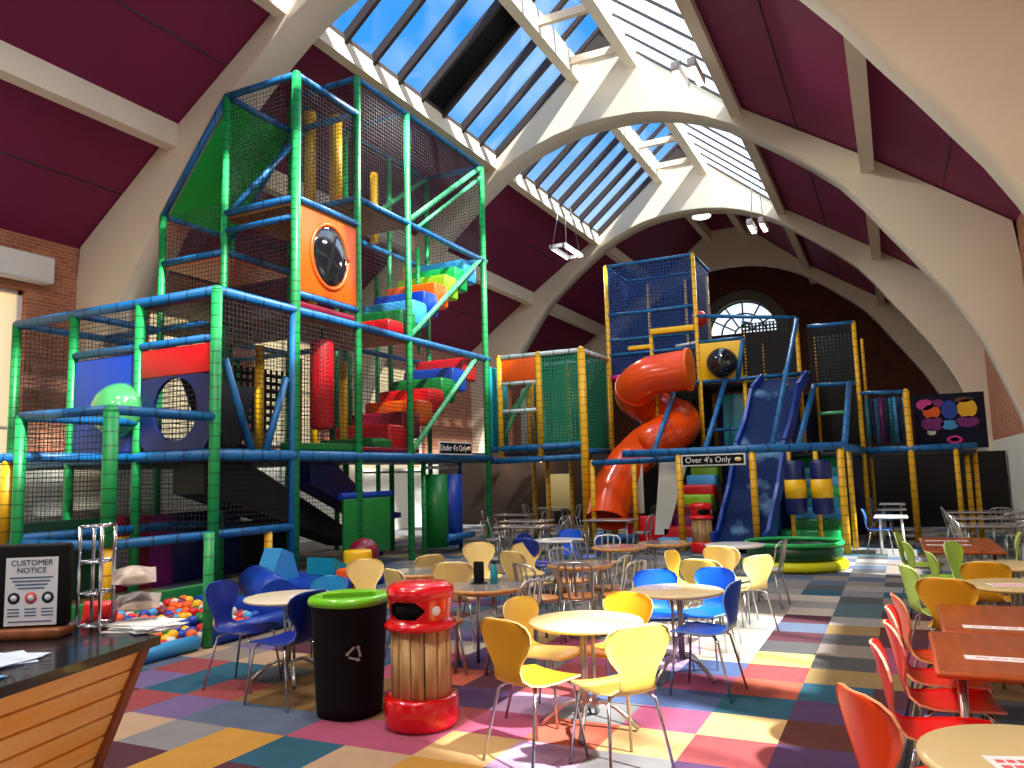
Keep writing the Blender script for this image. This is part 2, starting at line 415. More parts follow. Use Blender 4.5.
# floor of carpet tiles
TW = 0.522
TILE = {}
def row(j, i0, s):
    for k, ch in enumerate(s):
        if ch != '.': TILE[(i0 + k, j)] = ch
row(-2, 7, 'OM'); row(-1, 4, 'ONTOGN'); row(0, 1, 'UGLYKKSSPRM')
row(1, 0, 'URYEKRWWWRTPT'); row(2, 0, 'XYKGLUMWWDTRS'); row(3, 0, 'UTBBRMEKTWNHN'); row(4, 0, 'TEKSRGUKBWM')
row(5, 0, 'ARBLKSUC'); row(6, 0, 'DVCLHKYP'); row(7, 0, 'HDCCFHYL'); row(8, 0, 'DMCFCHNS'); row(9, 0, 'ASFCNFHS'); row(10, 0, 'FMCFHCFQ')
row(11, 0, 'QCFCNFHF'); row(12, 0, 'QFFCCFNQ'); row(13, 0, 'DCCFHCFF')
keys = sorted(TC); fl = MB()
for j in range(-16, 69):
    for i in range(-6, 26):
        x1 = -0.30 - TW * i; y0 = 4.38 + TW * j
        ch = TILE.get((i, j))
        if ch is None:
            ch = random.choice('TSGDQFHFGDSHQFCA' if j > 12 else 'RTSGMWKPHDQFUNXA')
        n = fl.add([(x1 - TW, y0, 0), (x1, y0, 0), (x1, y0 + TW, 0), (x1 - TW, y0 + TW, 0)])
        fl.face([n, n + 1, n + 2, n + 3], keys.index(ch))
n = fl.add([(-16.2, -4, -0.01), (3.4, -4, -0.01), (3.4, 41, -0.01), (-16.2, 41, -0.01), (-16.2, -4, -0.2), (3.4, -4, -0.2), (3.4, 41, -0.2), (-16.2, 41, -0.2)])
for q in ((0, 1, 2, 3), (7, 6, 5, 4), (0, 4, 5, 1), (1, 5, 6, 2), (2, 6, 7, 3), (3, 7, 4, 0)): fl.face([n + a for a in q], keys.index('G'))
struct(fl.build('floor', [carpet(k, TC[k]) for k in keys]))

# side walls: white dado below, brick above, openings per bay
def side_wall(name, xi, xo, opens, y0=-3.5, y1=YE + 0.4, top=6.95):
    mb = MB(); x0, x1 = min(xi, xo), max(xi, xo)
    def seg(a, b, lo, hi):
        if hi <= lo or b <= a: return
        if lo < 2.4: mb.box(x0, x1, a, b, lo, min(hi, 2.4), 0)
        if hi > 2.4: mb.box(x0, x1, a, b, max(lo, 2.4), hi, 1)
    y = y0
    for a, b, lo, hi in sorted(opens):
        seg(y, a, 0, top); seg(a, b, 0, lo); seg(a, b, hi, top); y = b
    seg(y, y1, 0, top)
    return struct(mb.build(name, ['dado', 'brick_side']))
LWIN = [(3.6, 9.7, 0.15, 5.75), (12.6, 15.3, 2.75, 5.95), (16.0, 18.6, 2.75, 5.95), (20.9, 24.6, 2.0, 5.7), (29.5, 32.0, 2.75, 5.7)]
RWIN = [(-2.6, 0.9, 0.9, 6.72), (1.7, 4.7, 3.9, 6.72), (5.4, 8.6, 3.9, 6.72), (13.0, 17.6, 2.8, 5.2)]  # first opening, unseen, reaches down low to light the counter
side_wall('wall_left', WL, WL - 0.45, LWIN); side_wall('wall_right', WR, WR + 0.32, RWIN)
wn = [0]
def side_window(x, y0, y1, z0, z1, nx, nz, pane, sill_side):
    wn[0] += 1
    w = struct(bpy.data.objects.new('window_%d' % wn[0], None)); COL.objects.link(w); w.location = (x, (y0 + y1) / 2, z0)
    fm = MB(); t = 0.09
    for a, b, c, d in ((y0, y1, z0, z0 + t), (y0, y1, z1 - t, z1), (y0, y0 + t, z0, z1), (y1 - t, y1, z0, z1)): fm.box(x - 0.05, x + 0.05, a, b, c, d)
    for k in range(1, nx): q = y0 + (y1 - y0) * k / nx; fm.box(x - 0.035, x + 0.035, q - 0.03, q + 0.03, z0, z1)
    for k in range(1, nz): q = z0 + (z1 - z0) * k / nz; fm.box(x - 0.03, x + 0.03, y0, y1, q - 0.025, q + 0.025)
    fm.build('window_frame', 'white', w)
    MB().box(x - 0.008, x + 0.008, y0, y1, z0, z1).build('glass_pane', pane, w)
    MB().box(x - 0.1 if sill_side < 0 else x - 0.2, x + 0.2 if sill_side < 0 else x + 0.1, y0 - 0.05, y1 + 0.05, z0 - 0.06, z0).build('window_sill', 'white', w)
    return w
for i, (a, b, c, d) in enumerate(LWIN): side_window(WL - 0.2, a, b, c, d, 3 if i == 0 else 2, 2, 'blind', -1)
for a, b, c, d in RWIN: side_window(WR + 0.25, a, b, c, d, 3, 2, 'glass', 1)
# roller box over the near left window
sb = MB().rbox(WL + 0.01, WL + 0.34, 3.4, 10.05, 5.9, 6.45, 0.04)
tag(sb.build('roller_shutter_box', 'white'), 'long white roller shutter box on the brick wall above the tall cream window', 'shutter box')

# near end wall with a glazed entrance, unseen, added to curb light from behind
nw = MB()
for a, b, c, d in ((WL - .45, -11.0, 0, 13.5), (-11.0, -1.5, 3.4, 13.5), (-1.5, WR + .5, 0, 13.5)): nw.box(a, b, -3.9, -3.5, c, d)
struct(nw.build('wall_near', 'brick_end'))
wn[0] += 1
ew_ = struct(bpy.data.objects.new('window_%d' % wn[0], None)); COL.objects.link(ew_); ew_.location = (-6.25, -3.7, 0)
fm = MB()
for k in range(7): q = -11.0 + 9.5 * k / 6; fm.box(q - .05, q + .05, -3.75, -3.65, 0, 3.4)
for z in (0.05, 2.2, 3.35): fm.box(-11, -1.5, -3.75, -3.65, z - .05, z + .05)
fm.build('window_frame', 'white', ew_); MB().box(-11, -1.5, -3.71, -3.69, 0, 3.4).build('glass_pane', 'glass', ew_)
# end wall with lunette
LZ, LR, LXc = 8.45, 1.72, -6.45
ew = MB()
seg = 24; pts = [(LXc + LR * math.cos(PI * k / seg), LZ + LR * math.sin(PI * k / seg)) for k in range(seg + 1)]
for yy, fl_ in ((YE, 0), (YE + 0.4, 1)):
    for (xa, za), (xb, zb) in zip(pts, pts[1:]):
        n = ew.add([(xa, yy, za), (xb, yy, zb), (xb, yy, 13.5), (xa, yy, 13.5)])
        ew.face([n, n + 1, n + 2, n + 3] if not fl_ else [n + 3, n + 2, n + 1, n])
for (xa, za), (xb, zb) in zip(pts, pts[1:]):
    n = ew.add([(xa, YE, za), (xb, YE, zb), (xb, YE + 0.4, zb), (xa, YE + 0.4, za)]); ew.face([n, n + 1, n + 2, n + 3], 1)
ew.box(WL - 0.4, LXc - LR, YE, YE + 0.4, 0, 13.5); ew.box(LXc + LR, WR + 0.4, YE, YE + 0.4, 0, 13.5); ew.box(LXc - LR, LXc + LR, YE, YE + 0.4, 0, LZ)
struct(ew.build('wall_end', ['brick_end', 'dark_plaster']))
sur = MB(); o2 = [(LXc + (LR + 0.5) * math.cos(PI * k / seg), LZ + (LR + 0.5) * math.sin(PI * k / seg)) for k in range(seg + 1)]
for k in range(seg):
    (a, b), (c, d), (e, f), (g, h) = pts[k], pts[k + 1], o2[k + 1], o2[k]
    n = sur.add([(a, YE - 0.12, b), (c, YE - 0.12, d), (e, YE - 0.12, f), (g, YE - 0.12, h), (e, YE + 0.01, f), (g, YE + 0.01, h), (c, YE + 0.01, d), (a, YE + 0.01, b)])
    for q in ((0, 1, 2, 3), (3, 2, 4, 5), (1, 0, 7, 6)): sur.face([n + z for z in q])
struct(sur.build('trim_1', 'dark_plaster'))
wn[0] += 1
lw = struct(bpy.data.objects.new('window_%d' % wn[0], None)); COL.objects.link(lw); lw.location = (LXc, YE + 0.2, LZ)
fm = MB()
for k in range(1, 6):
    a = PI * k / 6; fm.beam((LXc + 0.45 * math.cos(a), YE + 0.2, LZ + 0.45 * math.sin(a)), (LXc + LR * math.cos(a), YE + 0.2, LZ + LR * math.sin(a)), 0.07, 0.07, 0, (0, 1, 0))
for rr in (0.45, 1.1, LR - 0.03): fm.tube([(LXc + rr * math.cos(PI * k / 20), YE + 0.2, LZ + rr * math.sin(PI * k / 20)) for k in range(21)], 0.045, 6)
fm.box(LXc - LR, LXc + LR, YE + 0.14, YE + 0.26, LZ - 0.02, LZ + 0.1)
fm.build('window_frame', 'bar', lw)
MB().prism(pts, 'y', YE + 0.235, YE + 0.25).build('glass_pane', 'glass', lw)

# roof: maroon panels between the ribs, purlins, kerbs and ridge beams
def slope(mb, a, b, y0, y1, t=0.1, mi=0):
    (x0, z0), (x1, z1) = a, b
    mb.prism([(x0, z0), (x1, z1), (x1, z1 + t), (x0, z0 + t)], 'y', y0, y1, mi)
pan = MB()
E1, E2, E3, E4 = (9.3, 6.78), (6.34, 8.96), (3.4, 10.94), (0.83, 13.08)
for s in (-1, 1):
    for a, b in ((E1, E2), (E2, E3)): slope(pan, (CX + s * a[0], a[1]), (CX + s * b[0], b[1]), -3.5, YE + 0.3)
    slope(pan, (CX + s * E3[0], E3[1]), (CX + s * E4[0], E4[1]), YC + 0.4, YE + 0.3)
slope(pan, (CX - 0.83, 13.08), (CX + 0.83, 13.08), YC + 0.4, YE + 0.3)
struct(pan.build('ceiling', 'maroon'))
seam = MB()
for s in (-1, 1):
    for (a, b), q in (((E1, E2), 0.5), ((E2, E3), 0.5)):
        x = CX + s * (a[0] + (b[0] - a[0]) * q); z = a[1] + (b[1] - a[1]) * q
        seam.box(x - 0.012, x + 0.012, -3.4, YE, z - 0.02, z + 0.04)
struct(seam.build('trim_2', 'bar'))
def long_beam(hw, z, w, h, y0=-3.5, y1=YE):
    for s in (-1, 1):
        mb = MB().box(CX + s * hw - w / 2, CX + s * hw + w / 2, y0, y1, z - h, z); struct(mb.build('roof_beam', 'concrete'))
long_beam(6.34, 9.05, 0.3, 0.5); long_beam(3.46, 11.0, 0.26, 0.42); long_beam(0.83, 13.2, 0.28, 0.62)
for y in [2.0 + 2.1 * k for k in range(13)]:
    struct(MB().box(CX - 0.8, CX + 0.8, y, y + 0.14, 12.75, 12.95).build('roof_tie', 'concrete'))
# eaves beams where the panels meet the side walls
if 0:
    s = 1; struct(MB().box(CX + s * 9.1 - 0.12, CX + s * 9.1 + 0.12, -3.5, YE, 6.6, 6.85).build('roof_beam', 'brick_side'))

# skylights, one window per bay and side
BAYS = [(-3.4, 2.0), (2.8, YA), (YA + 0.8, YB), (YB + 0.8, YC)]
for bi, (ya, yb) in enumerate(BAYS):
    for s in (-1, 1):
        wn[0] += 1
        w = struct(bpy.data.objects.new('window_%d' % wn[0], None)); COL.objects.link(w); w.location = (CX + s * 2.1, (ya + yb) / 2, 11)
        x0, z0, x1, z1 = CX + s * 3.42, 10.98, CX + s * 0.86, 13.12
        nb = max(2, round((yb - ya) / 0.95)); step = (yb - ya) / nb
        gl = MB(); br = MB(); sol = MB(); has = False
        for k in range(nb):
            p, q = ya + k * step, ya + (k + 1) * step
            tgt = gl
            if bi == 2 and s < 0 and k == 4: tgt = sol; has = True
            tgt.prism([(x0, z0), (x1, z1), (x1, z1 + 0.012), (x0, z0 + 0.012)], 'y', p, q)
        for k in range(nb + 1):
            p = ya + k * step
            br.beam((x0, p, z0 - 0.04), (x1, p, z1 - 0.04), 0.1 if s < 0 else 0.05, 0.2 if s < 0 else 0.06)
        for t_ in (0.02, 0.5, 0.98):
            if t_ == 0.5: continue
            br.beam((x0 + (x1 - x0) * t_, ya, z0 + (z1 - z0) * t_), (x0 + (x1 - x0) * t_, yb, z0 + (z1 - z0) * t_), 0.1, 0.1)
        gl.build('glass_pane', 'glass' if s < 0 else 'frost', w); br.build('glazing_bar', 'bar', w)
        if has: sol.build('blanking_panel', 'black', w)
    # raised ridge lantern
    wn[0] += 1
    w = struct(bpy.data.objects.new('window_%d' % wn[0], None)); COL.objects.link(w); w.location = (CX, (ya + yb) / 2, 13)
    gl = MB(); br = MB()
    for s in (-1, 1):
        gl.prism([(CX + s * 0.83, 13.3), (CX, 14.0), (CX, 14.012), (CX + s * 0.83, 13.312)], 'y', ya, yb)
        k = ya
        while k <= yb + 0.01: br.beam((CX + s * 0.83, k, 13.26), (CX, k, 13.96), 0.12, 0.12); k += (yb - ya) / max(2, round((yb - ya) / 0.95))
    gl.build('glass_pane', 'glass', w); br.build('glazing_bar', 'bar', w)
    for y in (ya, yb):
        MB().prism([(CX - 0.83, 13.1), (CX + 0.83, 13.1), (CX, 14.0)], 'y', y - 0.03, y + 0.03).build('gable_panel', 'bar', w)

# pendant lamps hung under the skylight kerbs
def frame_lamp(x, y, z, top, label):
    r = root('pendant_light', (x, y, z), label, 'light', 'pendant lights under the skylight')
    b = MB()
    for s in (-1, 1): b.box(x + s * 0.22 - 0.05, x + s * 0.22 + 0.05, y - 0.75, y + 0.75, z - 0.05, z + 0.06)
    for s in (-1, 1): b.box(x - 0.22, x + 0.22, y + s * 0.7 - 0.05, y + s * 0.7 + 0.05, z - 0.05, z + 0.06)
    b.build('housing', 'white', r)
    t = MB()
    for s in (-1, 1): t.tube([(x + s * 0.22, y - 0.6, z - 0.065), (x + s * 0.22, y + 0.6, z - 0.065)], 0.02, 8)
    t.build('light_tube', 'lamp_on', r)
    for sx, sy in ((-1, -1), (1, -1), (-1, 1), (1, 1)):
        MB().tube([(x + sx * 0.22, y + sy * 0.6, z + 0.05), (x + sx * 0.08, y + sy * 0.2, top)], 0.008, 5).build('wire', 'steel', r)
    return r
frame_lamp(-8.85, 22.4, 8.7, 10.3, 'white frame light hung on four wires below the far left skylight edge')
def twin_lamp(x, y, z, top, label):
    r = root('pendant_light', (x, y, z), label, 'light', 'pendant lights under the skylight')
    for s in (-1, 1):
        h = MB().rbox(x + s * 0.17 - 0.09, x + s * 0.17 + 0.09, y - 0.5, y + 0.5, z - 0.04, z + 0.16, 0.04).build('housing', 'white', r)
        MB().box(x + s * 0.17 - 0.06, x + s * 0.17 + 0.06, y - 0.42, y + 0.42, z - 0.055, z - 0.041).build('light_tube', 'lamp_on', h)
        MB().tube([(x + s * 0.17, y, z + 0.15), (x + s * 0.1, y, top)], 0.012, 5).build('wire', 'steel', r)
    return r
twin_lamp(-3.3, 15.6, 9.9, 10.6, 'twin white light tubes on the right skylight edge before the second arch')
twin_lamp(-3.25, 24.0, 9.0, 10.6, 'twin white light tubes hung by wires in front of the third arch')
dl = root('ceiling_light', (-6.45, 31.5, 12.1), 'round white lit ceiling light in the dark far bay', 'light')
MB().lathe([(0.1, 1.0), (0.1, 0.2), (0.38, 0.2), (0.42, 0.0), (0.4, -0.02)], (-6.45, 31.5, 12.1), 20).build('housing', 'white', dl)
MB().lathe([(0.37, -0.025), (0.3, -0.06), (0.02, -0.08)], (-6.45, 31.5, 12.1), 20).build('diffuser', 'lamp_on', dl)
# ------------------------------------------------------------------ soft play frames
class Frame:
    def __init__(self, r): self.r = r
    def post(self, x, y, z0, z1, m='green_post', r=0.095):
        b = MB().tube([(x, y, z0), (x, y, z1)], r, 12); b.ball((x, y, z1), r * 0.98, 12, 4, 0, half=True)
        return b.build('post', m, self.r)
    def rail(self, a, b, m='blue_rail', r=0.085): return MB().tube([a, b], r, 10).build('rail', m, self.r)
    def path(self, pts, m='blue_rail', r=0.085): return MB().tube(pts, r, 10).build('rail', m, self.r)
    def deck(self, x0, x1, y0, y1, z, m='deck', t=0.09): return MB().rbox(x0, x1, y0, y1, z - t, z, 0.02).build('deck', m, self.r)
    def net(self, a, b, c, d, m='net'): return MB().sheet(a, b, c, d).build('netting', m, self.r)
    def netx(self, x, y0, y1, z0, z1, m='net'): return self.net((x, y0, z0), (x, y1, z0), (x, y1, z1), (x, y0, z1), m)
    def nety(self, y, x0, x1, z0, z1, m='net'): return self.net((x0, y, z0), (x1, y, z0), (x1, y, z1), (x0, y, z1), m)
    def part(self, name, mb, m): return mb.build(name, m, self.r)

X = [-9.5, -11.25, -12.95, -14.6]
Y = [8.92, 10.73, 12.56, 14.4, 16.2, 18.0]
D1, D2, D3, D4, RF1, RF2 = 2.2, 4.8, 6.9, 7.45, 9.27, 10.05
lf = root('play_tower', (-12.0, 13.0, 0), 'tall green and blue soft play climbing frame under the left roof slope', 'climbing frame', 'soft play climbing frames')
class LeftFrame(Frame):
    def post(self, x, y, z0, z1, m='green_post', r=0.095): return Frame.post(self, x, y, z0, z1, m, r * .76)
    def rail(self, a, b, m='blue_rail', r=0.085): return Frame.rail(self, a, b, m, r * .82)
F = LeftFrame(lf)
# near row of posts
for i, x in enumerate(X): F.post(x, Y[0], 0.0, D2, r=0.115 if i == 0 else 0.105)
F.post(X[0], Y[1], 0, RF1, r=0.115)
F.post(X[1], Y[1], 0, RF1); F.post(X[2], Y[1], 0, 7.15)
for i in (0, 1): F.post(X[i], Y[2], 0, RF2)
F.post(X[2], Y[2], 0, 7.15)
F.post(X[0], Y[3], 0, RF2); F.post(X[1], Y[3], 0, RF2)
F.post(X[1], Y[4], 0, RF2, r=0.085); F.post(X[2], Y[4], 0, D4, r=0.085)
F.post(X[0], Y[5], 0, RF2, r=0.105); F.post(X[1], Y[5], 0, RF2, r=0.085); F.post(X[2], Y[5], 0, D4, r=0.085)
F.post(X[0] - 0.9, Y[4], D2, D4, r=0.07)
for i in (2, 3): F.post(X[i], Y[3], 0, D2)
# low ball pool bay in front
F.post(X[0], 7.12, 0.95, 2.75, r=0.13); F.post(X[1], 7.0, 0, 2.75, r=0.105)
F.post(X[0], 7.12, 0, 0.95, 'yellow_post', r=0.09); F.post(X[0], 10.1, 0, 0.9, 'yellow_post', r=0.09)
F.post(-11.52, 7.0, 0.97, 2.1, 'yellow_post', 0.11)
for a, b in (((X[1], 7.0), (X[0], 7.12)), ((X[0], 7.12), (X[0], Y[0])), ((X[1], 7.0), (X[1], Y[0]))):
    F.rail((*a, 2.78), (*b, 2.78))
F.rail((X[1] - 1.7, 7.0, 0.97), (X[0], 7.12, 0.97)); F.rail((X[0], 7.12, 0.97), (X[0], Y[1], 0.97)); F.rail((X[1], 7.0, 1.05), (X[1], Y[1], 1.05))
# deck edges level 1
F.rail((X[3], Y[0], D1), (X[0], Y[0], D1), r=0.11); F.rail((X[0], Y[0], D1), (X[0], Y[5] + 0.15, D1), r=0.115); F.rail((X[1], Y[0], D1), (X[1], Y[5], D1))
F.rail((X[3] - 0.6, 7.0, D1), (X[1], 7.0, D1)) ; F.rail((X[1], 7.0, D1), (X[1], Y[0], D1))
F.rail((X[3], Y[0], D1), (X[3], Y[3], D1)); F.rail((X[3], Y[3], D1), (X[0], Y[3], D1))
# level 2 rails
F.rail((X[3], Y[0], D2), (X[0], Y[0], D2), r=0.1); F.rail((X[0], Y[0], D2), (X[0], Y[5] + 0.15, D2), r=0.1)
F.rail((X[3], Y[0], D2), (X[3], Y[3], D2)); F.rail((X[2], Y[0], D2), (X[2], Y[3], D2), r=0.08); F.rail((X[1], Y[0], D2), (X[1], Y[5], D2))
F.rail((X[3], Y[1], D2), (X[0], Y[1], D2), r=0.08); F.rail((X[3], Y[3], D2), (X[0], Y[3], D2), r=0.08); F.rail((X[3], Y[2], D2), (X[0], Y[2], D2), r=0.08)
F.rail((X[2], Y[0], 4.05), (X[0], Y[0], 4.05), r=0.08); F.rail((X[0], Y[1], 5.12), (X[0], Y[2], 5.12), r=0.08)
# level 3 and 4 rails
for a, b in (((X[2], Y[1]), (X[1], Y[1])), ((X[2], Y[1]), (X[2], Y[2])), ((X[1], Y[1]), (X[1], Y[2])), ((X[2], Y[2]), (X[1], Y[2]))): F.rail((*a, 6.15), (*b, 6.15), r=0.08)
F.rail((X[1], Y[1], D3), (X[0], Y[1], D3)); F.rail((X[0], Y[1], D3), (X[0], Y[2], D3)); F.rail((X[1], Y[1], 6.55), (X[0], Y[1], 6.55), r=0.07)
F.rail((X[0], Y[2], D4), (X[0], Y[5] + 0.15, D4)); F.rail((X[1], Y[2], D4), (X[1], Y[5], D4)); F.rail((X[1], Y[2], D4), (X[0], Y[2], D4)); F.rail((X[1], Y[5], D4), (X[0], Y[5], D4))
F.rail((X[1] + .3, Y[2], RF1 - .1), (X[1] + .1, Y[1] + .1, D3 + .1), r=0.075)
# tower roofs
def ring(x0, x1, y0, y1, z, r=0.085):
    F.rail((x0, y0, z), (x1, y0, z), r=r); F.rail((x0, y1, z), (x1, y1, z), r=r); F.rail((x0, y0, z), (x0, y1, z), r=r); F.rail((x1, y0, z), (x1, y1, z), r=r)
ring(X[1], X[0], Y[1], Y[2], RF1); ring(X[1], X[0], Y[2], Y[5], RF2, 0.075)
F.rail((X[1], Y[3], RF2), (X[0], Y[3], RF2), r=0.07)
for x in (X[2],): F.rail((x, Y[1], 7.15), (x, Y[2], 7.15), r=0.075)
F.rail((X[2], Y[1], 7.15), (X[1], Y[1], RF1), r=0.08); F.rail((X[2], Y[2], 7.15), (X[1], Y[2], RF1), r=0.08)
F.part('roof_sheet', MB().sheet((X[2], Y[1] + .1, 7.12), (X[2], Y[2], 7.12), (X[1], Y[2], RF1 - .06), (X[1], Y[1] + .1, RF1 - .06)), 'net_greenroof')
# decks
F.deck(X[1], X[0], Y[0], Y[5], D1 - 0.02, 'deck_dark'); F.deck(X[3], X[1], Y[0], Y[3], D1 - 0.02, 'deck_dark')
F.deck(X[1], X[0], Y[0] + .1, Y[1], D2, 'maroon_v'); F.deck(X[2], X[1], Y[1], Y[2], D2, 'deck'); F.deck(X[1], X[0], Y[1], Y[3], D2, 'deck'); F.deck(X[2], X[1], Y[1], Y[2], 6.15, 'orange')
F.deck(X[1], X[0], Y[2], Y[3], D4 - 0.02, 'deck'); F.deck(X[1], X[0], Y[1], Y[2], D3 - 0.03, 'deck')
# coloured pads along the front
F.part('floor_pad', MB().rbox(X[0] - .3, X[0] + .02, Y[1] + .1, Y[2] - .1, D2 + .07, D2 + .2, 0.03), 'maroon_v')
F.part('floor_pad', MB().rbox(X[0] - .35, X[0] - .02, Y[1], Y[2], D1 + .1, D1 + .24, 0.03), 'green')
F.part('floor_pad', MB().rbox(X[0] - 1.2, X[0] - .02, Y[2] + .1, Y[3] + .4, D1 + .1, D1 + .2, 0.03), 'maroon_v')
F.part('floor_pad', MB().rbox(X[1], X[0] - .2, Y[2], Y[3], D2 + .01, D2 + .14, 0.03), 'navy')
# netting
NT = 'net'
F.nety(Y[0], X[3], X[0], D1 + .1, D2, NT); F.netx(X[0], Y[0], Y[1], D1, D2, NT); F.netx(X[0], Y[1], Y[5], D1 + .2, D2, NT); F.netx(X[1], Y[0], Y[5], D1, D2, NT)
F.nety(Y[0], X[3], X[1], 0.4, D1, NT); F.nety(Y[0], X[1], X[0], 1.0, D1, NT); F.nety(7.0, X[1] - 1.7, X[1], 1.0, D1, NT); F.netx(X[0], Y[0], Y[1], 0.98, D1, NT)
F.nety(7.0, X[1], X[0], 2.0, 2.78, NT); F.netx(X[3], Y[0], Y[3], 0.4, D2, NT); F.nety(Y[3], X[3], X[1], 0.4, D2, NT)
F.netx(X[0], Y[2], Y[3], D2 + .2, D4, NT); F.netx(X[1], Y[1], Y[3], D2, D4, NT); F.nety(Y[1], X[1], X[0], D2, D3, NT)
F.nety(Y[1], X[2], X[1], D2, 7.15, NT); F.netx(X[2], Y[1], Y[2], D2, 7.15, NT); F.nety(Y[2], X[2], X[1], D2, 7.15, NT)
F.netx(X[0], Y[1], Y[2], D3, RF1, NT); F.nety(Y[1], X[1], X[0], D3, RF1, NT); F.nety(Y[2], X[1], X[0], D3, RF1, NT); F.netx(X[1], Y[1], Y[2], D3, RF1, NT)
F.netx(X[0], Y[2], Y[5], D4, RF2, NT); F.netx(X[1], Y[2], Y[5], D4, RF2, NT); F.nety(Y[5], X[1], X[0], D4, RF2, NT); F.nety(Y[2], X[1], X[0], RF1, RF2, NT)
F.net((X[1], Y[2], RF2), (X[0], Y[2], RF2), (X[0], Y[5], RF2), (X[1], Y[5], RF2), NT); F.net((X[1], Y[1], RF1), (X[0], Y[1], RF1), (X[0], Y[2], RF1), (X[1], Y[2], RF1), NT)
F.net((X[3], Y[0], D2), (X[0], Y[0], D2), (X[0], Y[1], D2), (X[3], Y[1], D2), NT)
# sloping green rails over the stair flights and the foam steps
def flight(z0, z1, y0, y1, cols, xr=(X[1] + .15, X[0] - .12)):
    n = len(cols); 
    for k, c in enumerate(cols):
        ya = y0 + (y1 - y0) * k / n; yb = y0 + (y1 - y0) * (k + 1) / n; za = z0 + (z1 - z0) * k / n; zb = z0 + (z1 - z0) * (k + 1) / n
        b = MB().rbox(xr[0], xr[1], ya, yb + 0.14, max(z0, za - 0.28), zb, 0.07)
        F.part('foam_step', b, c)
flight(D1 + .1, D2 - .05, Y[2] + .7, Y[5] - .4, ['green', 'red', 'maroon_v', 'orange', 'red', 'green', 'blue', 'red'])
flight(D2 + .1, D4 - .1, Y[3] - .6, Y[5] - .3, ['red', 'green', 'skyblue', 'blue', 'orange', 'lime', 'emerald', 'skyblue'])
for x in (X[0], X[1]):
    F.rail((x, Y[3] - .05, D1 + .05), (x, Y[5] - .6, D2 - .1), 'green_rail', 0.075); F.rail((x, Y[3], D2 + .05), (x, Y[5] - .1, D4 + .05), 'green_rail', 0.075)
    F.rail((x, Y[3], D4 + .05), (x, Y[5], RF2), 'green_rail', 0.08)
F.rail((X[0], Y[3] + .35, D4 - .02), (X[0], Y[5], RF2 - .28), 'green_rail', 0.06)
# panels on the near face
F.part('window_panel', MB().rbox(X[2] + .1, X[1] - .1, Y[0] - .03, Y[0] + .03, D1 + .1, 3.95, 0.02), 'blue')
dm = F.part('bubble_window', MB().ball((0, 0, 0), 0.48, 20, 8, 0, half=True).xform(Matrix.Translation((-11.6, Y[0] - .03, 3.0)) @ Matrix.Rotation(PI / 2, 4, 'X')), 'dome_green')
def holed(y, x0, x1, z0, z1, cx, cz, rx, rz_, m, name):
    b = MB(); seg = 32; inn = [(cx + rx * math.cos(2 * PI * k / seg), cz + rz_ * math.sin(2 * PI * k / seg)) for k in range(seg)]; out = []
    for k in range(seg):
        c, s = math.cos(2 * PI * k / seg), math.sin(2 * PI * k / seg)
        t = min(((x1 - cx) if c > 0 else (cx - x0)) / max(abs(c), 1e-6), ((z1 - cz) if s > 0 else (cz - z0)) / max(abs(s), 1e-6)); out.append((cx + c * t, cz + s * t))
    for k in range(seg):
        a, b2, c, d = inn[k], inn[(k + 1) % seg], out[(k + 1) % seg], out[k]
        n = b.add([(a[0], y - .03, a[1]), (b2[0], y - .03, b2[1]), (c[0], y - .03, c[1]), (d[0], y - .03, d[1]), (a[0], y + .03, a[1]), (b2[0], y + .03, b2[1]), (c[0], y + .03, c[1]), (d[0], y + .03, d[1])])
        for q in ((0, 1, 2, 3), (7, 6, 5, 4), (1, 0, 4, 5), (3, 2, 6, 7)): b.face([n + z for z in q])
    return F.part(name, b, m)
holed(Y[0], X[1] + .1, X[0] - .1, D1 + .1, 3.5, -10.36, 2.95, 0.5, 0.52, 'navy', 'window_panel')
F.part('top_panel', MB().rbox(X[1] + .1, X[0] - .1, Y[0] - .04, Y[0] + .04, 3.5, 3.97, 0.02), 'red')
F.part('rope_net', MB().sheet((-10.8, Y[0] + .02, 2.4), (-9.85, Y[0] + .02, 2.4), (-9.85, Y[0] + .02, 3.45), (-10.8, Y[0] + .02, 3.45)), 'net')
F.part('mesh_panel', MB().rbox(X[2] + .9, X[1] - .2, Y[1] - .05, Y[1], 3.75, 4.4, 0.02), 'emerald')
# orange panel with the smoked dome on the tower
pm = MB().rbox(-0.03, 0.03, Y[1] + .12, Y[2] - .08, 5.18, D3 - .12, 0.02)
pm.xform(Matrix.Translation((X[0], 0, 0))); F.part('window_panel', pm, 'orange')
F.part('bubble_window', MB().ball((0, 0, 0), 0.52, 20, 8, 0, half=True).xform(Matrix.Translation((X[0] + .02, 11.65, 6.0)) @ Matrix.Rotation(PI / 2, 4, 'Y') @ Matrix.Diagonal((1.15, 1.0, 0.25, 1))), 'dome')
F.part('bubble_rim', MB().tube([(X[0] + .03, 11.65 + .54 * math.cos(2 * PI * k / 24), 6.0 + .62 * math.sin(2 * PI * k / 24)) for k in range(25)], 0.045, 6), 'orange')
